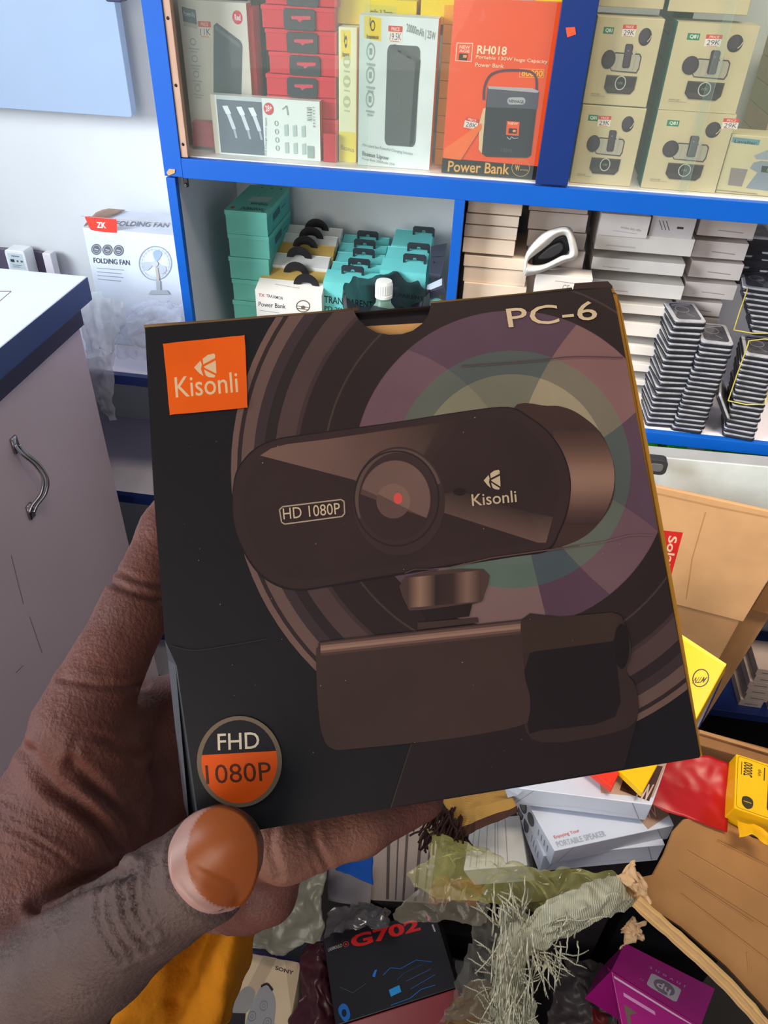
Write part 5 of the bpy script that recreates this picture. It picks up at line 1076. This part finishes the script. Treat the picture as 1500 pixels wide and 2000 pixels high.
# lens
def E_(x, y, rx, ry, c_): A.ell(x, y, rx, ry, c_, 44)
E_(779, 979, 90, 106, (60, 46, 45)); A.ring(779, 979, 86, 102, 7, (92, 74, 70), 48, 20, 200); A.ring(774, 974, 84, 94, 3, (44, 34, 34), 48)
E_(772, 976, 72, 80, (86, 66, 62)); A.ring(772, 976, 72, 80, 3, (58, 44, 44), 44)
h_ = [(772 + 68 * math.cos(math.radians(a_)), 976 - 76 * math.sin(math.radians(a_))) for a_ in range(-28, 172, 8)]
A.poly(h_, (112, 88, 82)); 
h_ = [(772 + 71 * math.cos(math.radians(a_)), 976 - 79 * math.sin(math.radians(a_))) for a_ in range(172, 336, 8)]
A.poly(h_, (56, 42, 42))
E_(768, 979, 33, 34, (98, 76, 72)); h_ = [(768 + 33 * math.cos(math.radians(a_)), 979 - 34 * math.sin(math.radians(a_))) for a_ in range(-28, 162, 8)]; A.poly(h_, (126, 98, 88))
E_(777, 974, 8.5, 11, (214, 84, 78))
E_(897, 961, 12, 7, (40, 30, 30)); 
TX = (206, 186, 158)
rr = [(552, 990), (666, 976), (672, 980), (673, 1003), (668, 1009), (556, 1024), (550, 1020), (546, 996)]
A.line(rr + rr[:1], 2.6, (172, 156, 140)); A.text('HD 1080P', (554, 1015), (665, 1004), (552, 993), TX, .0)
def klogo(m, col):
    for pts in ([(0, .52), (.28, .25), (.34, .42), (.30, .62), (.40, .92), (.22, .78)], [(.38, .18), (.60, .04), (.86, .0), (.92, .05), (.92, .20), (.40, .42)], [(.42, .52), (.94, .30), (.96, .86), (.50, .60)], [(.42, .64), (.92, .94), (.86, 1.02), (.62, .98), (.50, .90)]):
        A.poly([m(*p_) for p_ in pts], col, up=False)
    A.up()
A.text('Kisonli', (922, 989), (1009, 981), (920, 966), TX, .006)
klogo(lambda x, y: (944 + 34 * x + .5 * y, 919 + 38 * y - 1 * x), TX)
# neck and clip
A.poly(spline([(790, 1128), (943, 1112), (945, 1162), (925, 1180), (815, 1192), (795, 1184)], 3, True), (76, 58, 54))
for x0, x1, c0, c1 in ((797, 820, (80, 60, 56), (146, 116, 100)), (820, 850, (146, 116, 100), (60, 44, 42)), (850, 885, (52, 40, 38), (62, 46, 44)), (885, 912, (62, 46, 44), (128, 100, 88)), (912, 938, (128, 100, 88), (70, 54, 50))):
    A.poly([(x0, 1129 - (x0 - 790) * .1), (x1, 1129 - (x1 - 790) * .1), (x1, 1188 - (x1 - 790) * .09), (x0, 1188 - (x0 - 790) * .09)], c0, cols=[c0, c1, c1, c0], up=False)
A.up(); A.poly([(822, 1192), (922, 1178), (916, 1204), (836, 1214)], (40, 30, 30)); A.poly([(815, 1216), (932, 1206), (934, 1216), (815, 1230)], (64, 50, 46))
def Pc(pts, col, n=4): A.clipq = CQ; r_ = spline(pts, n, True); A.clipq = None; A.poly(r_, col)
DD = (40, 30, 31)
A.poly([(802, 1452), (1240, 1380), (1244, 1402), (1218, 1500), (763, 1576)], DD)
A.poly([(762, 1576), (802, 1452), (804, 1452), (764, 1578)], (60, 50, 48))
P_([(1012, 1214), (1100, 1206), (1190, 1198), (1210, 1202), (1216, 1212), (1228, 1244), (1232, 1280), (1222, 1312), (1240, 1340), (1244, 1400), (1200, 1430), (1060, 1450), (1020, 1400)], (56, 42, 40), 3)
P_([(1034, 1276), (1190, 1252), (1206, 1250), (1204, 1300), (1200, 1400), (1060, 1425), (1030, 1420)], (34, 25, 28), 3); E_(1213, 1262, 15, 44, (30, 22, 24))
A.poly([(1016, 1212), (1196, 1196), (1206, 1208), (1196, 1252), (1016, 1276)], (60, 46, 40))
P_([(617, 1282), (622, 1262), (640, 1252), (820, 1232), (1000, 1212), (1018, 1214), (1020, 1250), (1024, 1320), (1034, 1360), (1032, 1400), (1012, 1418), (880, 1442), (690, 1462), (650, 1462), (632, 1442), (622, 1390)], (64, 48, 45), 4)
for k, c_ in enumerate(((92, 70, 64), (138, 108, 96), (150, 120, 106), (110, 84, 76), (80, 60, 55))):
    A.poly([(626, 1256 + 5 * k), (1016, 1213 + 5 * k), (1016, 1218 + 5 * k), (626, 1261 + 5 * k)], c_, up=False)
A.up()
# small print: model name, logo, badge
A.text('PC-6', (993, 641), (1167, 625), (987, 604), (218, 198, 164), .004)
OR = (236, 96, 6)
A.poly(spline([(326, 672), (400, 664), (470, 657), (478, 662), (481, 720), (483, 790), (478, 797), (410, 804), (340, 810), (332, 806), (326, 740), (320, 680)], 3, True), OR)
A.text('Kisonli', (344, 778), (466, 767), (341, 738), (224, 196, 158), .004); klogo(lambda x, y: (379 + 45 * x + 1 * y, 695 + 46 * y - 4 * x), (224, 196, 158))
E_(468, 1487, 83, 89, (118, 104, 86)); E_(468, 1487, 74, 81, (30, 28, 34))
A.poly([(468 + 74 * math.cos(math.radians(a_)), 1487 - 81 * math.sin(math.radians(a_))) for a_ in range(171, 377, 6)], (234, 92, 8))
A.text('FHD', (426, 1465), (507, 1461), (425, 1433), (222, 212, 190), .004); A.text('1080P', (404, 1531), (531, 1524), (401, 1494), (84, 40, 20), .0)
# creases and specks
A.line(spline([(333, 1261), (380, 1270), (440, 1262), (520, 1248)], 6), 1.6, (46, 46, 50)); A.line(spline([(1130, 1066), (1180, 1058), (1230, 1046), (1273, 1046)], 5), 2, (118, 92, 96)); A.line(spline([(900, 716), (1040, 706), (1120, 698), (1216, 700)], 5), 2, (86, 64, 74)); A.line([(880, 1108), (960, 1090), (1060, 1076), (1130, 1066)], 2.4, (96, 72, 64)); A.line([(790, 1120), (810, 1112), (840, 1112), (880, 1108)], 1.6, (94, 72, 66)); A.line([(690, 606), (694, 622)], 1, (100, 80, 70))
random.seed(5)
for i in range(60):
    u, v = random.uniform(360, 1230), random.uniform(700, 1500); r = random.uniform(.5, 1.7)
    A.poly([(u, v - r), (u + r, v), (u, v + r), (u - r * .7, v)], random.choice([(120, 100, 96), (90, 80, 78), (150, 136, 128)]), up=False)
mb.build('front_panel', hb)
mb = MB('heldprint')   # worn bevel down the left front edge, lit tone of its tilt painted in
mb.face([HB(322, 1250), HB(345, 1300), HB(365, 1440), HB(386, 1590), HB(388, 1640), HB(372, 1640, .0035), HB(355, 1575, .0035), HB(338, 1430, .0035), HB(324, 1290, .003)], (64, 68, 76)); mb.face([HB(283, 640), HB(300, 960), HB(322, 1250), HB(324, 1290, .003), HB(299, 960, .001)], (40, 40, 44)); mb.build('edge_strip', hb, label='worn folded edge with painted-in lit grey')
mb = MB('heldprint'); mb.face([HB(676, 590 + 16, .0022), HB(852, 590, .0022), HB(852, 624, .0022), HB(676, 634, .0022)], (28, 20, 24)); 
mb.face([HB(676, 634, .0021), HB(852, 624, .0021), HB(852, 670, .0021), HB(676, 670, .0021)], (206, 160, 104), mat='card'); mb.build('tuck_flap', hb, solid=0, label='inner tuck flap, black above and bare tan below')

# ================================================================== the hand
def C3(u, v, d): return np.array([(u - 750) / F * d, -(v - 1000) / F * d, -d])
BONES = [  # (u, v, depth, radius mm) pairs, grouped
 ('index', [(150, 1420, .238, 14), (262, 1195, .250, 10.8), (332, 1040, .262, 10.0), (410, 900, .268, 8.5)]),
 ('middle', [(330, 1410, .272, 11), (440, 1280, .280, 9.5), (560, 1200, .275, 8.5)]),
 ('ring', [(440, 1650, .290, 13), (560, 1652, .242, 10.6), (700, 1612, .250, 9.6), (820, 1558, .262, 8.2)]),
 ('little', [(420, 1780, .292, 14), (520, 1745, .268, 10), (560, 1640, .262, 9)]),
 ('palm_a', [(175, 1440, .248, 17), (110, 1640, .250, 26), (40, 1860, .245, 32)]),
 ('palm_b', [(305, 1412, .277, 16.5), (250, 1640, .280, 22), (200, 1850, .270, 26)]),
 ('palm_c', [(440, 1560, .295, 15), (400, 1700, .295, 19), (330, 1840, .285, 20)]),
 ('wrist', [(40, 1860, .250, 34), (-160, 2200, .260, 34)]),
 ('thumb', [(412, 1680, .1885, 11.6), (318, 1752, .192, 12.4), (190, 1852, .205, 15.5), (30, 1960, .225, 24)]),
 ('thumb2', [(432, 1660, .1890, 10.2), (395, 1715, .1890, 11.4)]),
]
h_ = .00095
prims = []
for nm_, ch in BONES:
    for a_, b_ in zip(ch[:-1], ch[1:]):
        prims.append((C3(*a_[:3]), C3(*b_[:3]), a_[3] / 1000, b_[3] / 1000, nm_))
lo = np.array([-.145, -.150, -.325]); hi = np.array([.035, .035, -.155])
nx, ny, nz = [int(v) for v in np.ceil((hi - lo) / h_)]
X = (lo[0] + h_ * np.arange(nx))[:, None, None].astype(np.float32); Y = (lo[1] + h_ * np.arange(ny))[None, :, None].astype(np.float32); Zg = (lo[2] + h_ * np.arange(nz))[None, None, :].astype(np.float32)
def sdf_prim(p, X, Y, Z):
    a_, b_, ra, rb, _ = p; d = b_ - a_; L2 = float(d.dot(d))
    t = np.clip(((X - a_[0]) * d[0] + (Y - a_[1]) * d[1] + (Z - a_[2]) * d[2]) / L2, 0, 1)
    q = np.sqrt((X - a_[0] - t * d[0]) ** 2 + (Y - a_[1] - t * d[1]) ** 2 + (Z - a_[2] - t * d[2]) ** 2)
    t2 = t * t * (3 - 2 * t)
    return q - (ra + (rb - ra) * t)
Fd = None
def smin(a_, b_, k):
    h = np.clip(.5 + .5 * (b_ - a_) / k, 0, 1); return b_ * (1 - h) + a_ * h - k * h * (1 - h)
chains = {}
for p_ in prims:
    d = sdf_prim(p_, X, Y, Zg); nm_ = p_[4]
    chains[nm_] = d if nm_ not in chains else smin(chains[nm_], d, .0035)
palm = chains['palm_a']
for n_ in ('palm_b', 'palm_c'): palm = smin(palm, chains[n_], .014)
palm = smin(palm, chains['wrist'], .010)
th = smin(chains['thumb'], chains['thumb2'], .003)
Fd = smin(palm, th, .009)
for n_ in ('index', 'middle', 'little', 'ring'): Fd = smin(Fd, chains[n_], .006)
# surface nets
def surface_nets(Fg, lo, h):
    nx, ny, nz = Fg.shape
    s = Fg < 0
    c = np.zeros((nx - 1, ny - 1, nz - 1), np.int8)
    for i in (0, 1):
        for j in (0, 1):
            for k in (0, 1): c += s[i:nx - 1 + i, j:ny - 1 + j, k:nz - 1 + k]
    mixed = (c > 0) & (c < 8); ids = -np.ones(c.shape, np.int64); I = np.argwhere(mixed); ids[mixed] = np.arange(len(I))
    acc = np.zeros((len(I), 3)); cnt = np.zeros(len(I))
    for ax in range(3):
        o1, o2 = [a_ for a_ in range(3) if a_ != ax]
        for p1 in (0, 1):
            for p2 in (0, 1):
                A0 = I.copy(); A0[:, o1] += p1; A0[:, o2] += p2; A1 = A0.copy(); A1[:, ax] += 1
                f0 = Fg[A0[:, 0], A0[:, 1], A0[:, 2]]; f1 = Fg[A1[:, 0], A1[:, 1], A1[:, 2]]; m = (f0 < 0) != (f1 < 0)
                t = np.where(m, f0 / np.where(m, f0 - f1, 1), 0)
                pos = A0.astype(float); pos[:, ax] += t; acc[m] += pos[m]; cnt[m] += 1
    V = acc / cnt[:, None] * h + lo
    faces = []
    for ax in range(3):
        o1, o2 = (ax + 1) % 3, (ax + 2) % 3
        sl0 = [slice(1, -1)] * 3; 
        a_ = [slice(None)] * 3; b_ = [slice(None)] * 3; a_[ax] = slice(0, -1); b_[ax] = slice(1, None)
        diff = s[tuple(a_)] != s[tuple(b_)]; E = np.argwhere(diff)
        ok = (E[:, o1] > 0) & (E[:, o2] > 0) & (E[:, o1] < Fg.shape[o1] - 1) & (E[:, o2] < Fg.shape[o2] - 1); E = E[ok]
        def g(d1, d2): Q = E.copy(); Q[:, o1] += d1; Q[:, o2] += d2; return ids[Q[:, 0], Q[:, 1], Q[:, 2]]
        q = np.stack([g(-1, -1), g(0, -1), g(0, 0), g(-1, 0)], 1)
        ins = s[E[:, 0], E[:, 1], E[:, 2]]; q[~ins] = q[~ins][:, ::-1]
        faces.append(q)
    return V, np.concatenate(faces)
V, Fc = surface_nets(Fd, lo, h_)
# smooth a little
def smooth(V, Fc, it):
    for _ in range(it):
        acc = np.zeros_like(V); cnt = np.zeros(len(V))
        for k in range(4):
            for o in (1, 3): np.add.at(acc, Fc[:, k], V[Fc[:, (k + o) % 4]]); np.add.at(cnt, Fc[:, k], 1)
        V = V * .5 + .5 * acc / cnt[:, None]
    return V
V = smooth(V, Fc, 3)
def normals(V, Fc):
    n = np.cross(V[Fc[:, 2]] - V[Fc[:, 0]], V[Fc[:, 3]] - V[Fc[:, 1]]); N_ = np.zeros_like(V)
    for k in range(4): np.add.at(N_, Fc[:, k], n)
    return N_ / np.maximum(np.linalg.norm(N_, axis=1), 1e-12)[:, None]
N_ = normals(V, Fc)
U = 750 - F * V[:, 0] / V[:, 2]; W = 1000 + F * V[:, 1] / V[:, 2]; D = -V[:, 2]
# skin creases: grooves pressed along curves on the skin (px, depth range)
def crease(pts, depth, width, dmin, dmax):
    global V
    pts = np.array(spline(pts, 8)); best = np.full(len(U), 1e9)
    for a_, b_ in zip(pts[:-1], pts[1:]):
        d = b_ - a_; L2 = d.dot(d) + 1e-9; t = np.clip(((U - a_[0]) * d[0] + (W - a_[1]) * d[1]) / L2, 0, 1)
        best = np.minimum(best, np.hypot(U - a_[0] - t * d[0], W - a_[1] - t * d[1]))
    m = (D > dmin) & (D < dmax) & (N_[:, 2] > -.1)
    V[m] -= N_[m] * (depth * np.exp(-(best[m] / width) ** 2) - depth * .35 * np.exp(-((best[m] - width * 2.2) / width) ** 2))[:, None]
PD = (.20, .30); TD = (.16, .235)
crease([(205, 1128), (245, 1150), (330, 1176)], .0009, 6, *PD); crease([(212, 1110), (260, 1128), (330, 1150)], .0005, 5, *PD)
crease([(118, 1325), (180, 1336), (240, 1342), (285, 1338)], .0009, 6, *PD); crease([(120, 1310), (170, 1322), (215, 1328)], .0004, 4, *PD)
crease([(58, 1470), (95, 1530), (150, 1570), (205, 1620), (240, 1690)], .0022, 12, *PD); crease([(140, 1490), (190, 1540), (235, 1590), (262, 1650), (262, 1710)], .0016, 11, *PD)
crease([(250, 1700), (190, 1716), (130, 1740), (70, 1770)], .0022, 12, .18, .30); crease([(140, 1500), (152, 1440), (200, 1440), (270, 1480)], .0005, 8, *PD); crease([(300, 1500), (310, 1560), (300, 1640)], .0012, 9, .2, .3)
for k in range(6): crease([(5 + 12 * k, 1600 + 14 * k), (60 + 12 * k, 1630 + 12 * k), (120 + 10 * k, 1668 + 8 * k)], .0005, 4, .19, .30)
for k in range(5): crease([(0, 1560 + 26 * k), (45, 1580 + 24 * k), (100, 1612 + 22 * k)], .0004, 3.5, .19, .30)
for pts in ([(255, 1690), (240, 1740), (250, 1800), (290, 1856)], [(232, 1700), (214, 1750), (222, 1805), (262, 1868)], [(205, 1722), (192, 1770), (200, 1820), (240, 1880)], [(275, 1690), (262, 1740), (275, 1800), (300, 1832)]): crease(pts, .0011, 5.5, *TD)
crease([(236, 1745), (248, 1765), (244, 1790)], .0006, 4, *TD)
crease([(610, 1610), (618, 1650), (640, 1690)], .0009, 7, .2, .26); crease([(600, 1620), (606, 1660), (620, 1700)], .0005, 5, .2, .26); crease([(535, 1600), (528, 1650), (545, 1710)], .0009, 8, .2, .28)
# nail bed groove
NC = (424, 1680)
NB = spline([(350, 1614), (372, 1592), (402, 1578), (438, 1575), (474, 1590), (500, 1628), (507, 1676), (500, 1722), (482, 1758), (452, 1780), (414, 1788), (376, 1776), (346, 1744), (330, 1702), (330, 1654)], 4, True)
crease([(372, 1598), (346, 1622), (332, 1660), (332, 1705), (346, 1746), (378, 1778), (416, 1790), (452, 1778)], .0009, 5, *TD)
V = smooth(V, Fc, 1); N_ = normals(V, Fc)
# fine skin relief
sc_ = V * 260.0
rel = (np.sin(sc_[:, 0] * 3.1 + np.sin(sc_[:, 1] * 2.3) * 1.4) * np.sin(sc_[:, 1] * 3.7 + np.sin(sc_[:, 2] * 1.9) * 1.5 + sc_[:, 0])) * .00009
V = V + N_ * rel[:, None]
RWn = np.array([[RW[i][j] for j in range(3)] for i in range(3)])
Vw = V @ RWn.T + np.array(CAM)
org = Vw.min(0) * .5 + Vw.max(0) * .5; org[2] = Vw[:, 2].min()
me = bpy.data.meshes.new('person'); me.from_pydata((Vw - org).tolist(), [], Fc.tolist())
# skin tone: palm side redder and lighter than the back of the hand and thumb
thumbness = np.clip((.222 - (-V[:, 2])) / .02, 0, 1)[:, None]
pal = np.array(lin((117, 70, 59))[:3]); dor = np.array(lin((98, 75, 68))[:3]); light = np.array(lin((148, 98, 80))[:3])
edge = np.clip((260 - (U + (W - 1000) * .28 - 110)) / 160, 0, 1)[:, None]
colv = pal * (1 - thumbness) + dor * thumbness
lo2 = np.clip((.248 - (-V[:, 2])) / .008, 0, 1)[:, None] * (U > 505)[:, None]
colv = colv * (1 - lo2) + light * lo2
colv = np.concatenate([colv, np.ones((len(colv), 1))], 1).astype(np.float32)
at = me.attributes.new('Col', 'FLOAT_COLOR', 'POINT'); at.data.foreach_set('color', colv.ravel())
me.polygons.foreach_set('use_smooth', [True] * len(Fc)); me.materials.append(MATS['skin']); me.update()
hand = bpy.data.objects.new('person', me); COL.objects.link(hand); hand.location = Vector(org.tolist())
tag(hand, 'person reaching in from the left, brown left hand holding the webcam box', 'person')
# thumbnail laid on the thumb
bv = BVHTree.FromPolygons([Vector(v) for v in Vw.tolist()], Fc.tolist())
mb = MB('nail'); rings = 30; m_ = len(NB)
def onskin(u, v, lift):
    r = ray(u, v); q = bv.ray_cast(CAM, r.normalized())
    return (q[0], q[1]) if q[0] is not None else (None, None)
c0, _ = onskin(*NC, 0); dN = -(RW.transposed() @ (c0 - CAM)).z - .0012
pts = []
for i in range(rings + 1):
    t = i / rings
    for k in range(m_):
        u = NC[0] + (NB[k][0] - NC[0]) * max(t, .0006); v = NC[1] + (NB[k][1] - NC[1]) * max(t, .0006)
        ac = ((u - NC[0]) * .63 + (v - NC[1]) * .78) / F * dN; al = ((u - NC[0]) * .78 - (v - NC[1]) * .63) / F * dN
        hq, _ = onskin(u, v, 0); dd = dN + ac * ac / .022 + max(0, al) ** 2 / .06
        if hq is not None:
            hd = -(RW.transposed() @ (hq - CAM)).z
            if hd < .215: dd = min(dd, hd - .0003)
        pts.append(P(u, v, dd + (.0012 if i == rings else 0)))
b = len(mb.v); mb.v += pts
for i in range(rings):
    for k in range(m_):
        u = NC[0] + (NB[k][0] - NC[0]) * (i + .5) / rings; v = NC[1] + (NB[k][1] - NC[1]) * (i + .5) / rings
        hn = ((u - 448) / 84) ** 2 + ((v - 1668) / 102) ** 2
        e = ((u + 12 - 438) * .8 + (v - 1668) * -.35)
        mb.idx([(b + i * m_ + k, b + i * m_ + (k + 1) % m_, b + (i + 1) * m_ + (k + 1) % m_, b + (i + 1) * m_ + k)], (164, 82, 28) if hn < 1 else ((178, 120, 100) if hn < 1.06 else (186, 140, 128)))
mb.build('thumbnail', hand, smooth=True, label='orange stained thumbnail with pink new growth')
# sleeve coloured cloth below the hand
crumple('yellow_cloth', 'mustard yellow cloth hanging in folds below the hand', 'cloth', 'cloth', (176, 106, 8), (lambda f: lambda a, b: f(a, b) + bn * .012 * math.sin(a * 9 + b * 2))(quadf([[(270, 1780, .40), (340, 1790, .39), (400, 1780, .39), (460, 1790, .40), (505, 1800, .41)], [(250, 1880, .40), (330, 1890, .38), (390, 1880, .39), (450, 1890, .39), (490, 1880, .41)], [(220, 2030, .40), (300, 2030, .38), (360, 2030, .39), (420, 2030, .39), (440, 2030, .41)]])), 50, 40, .006, 26, solid=.001)
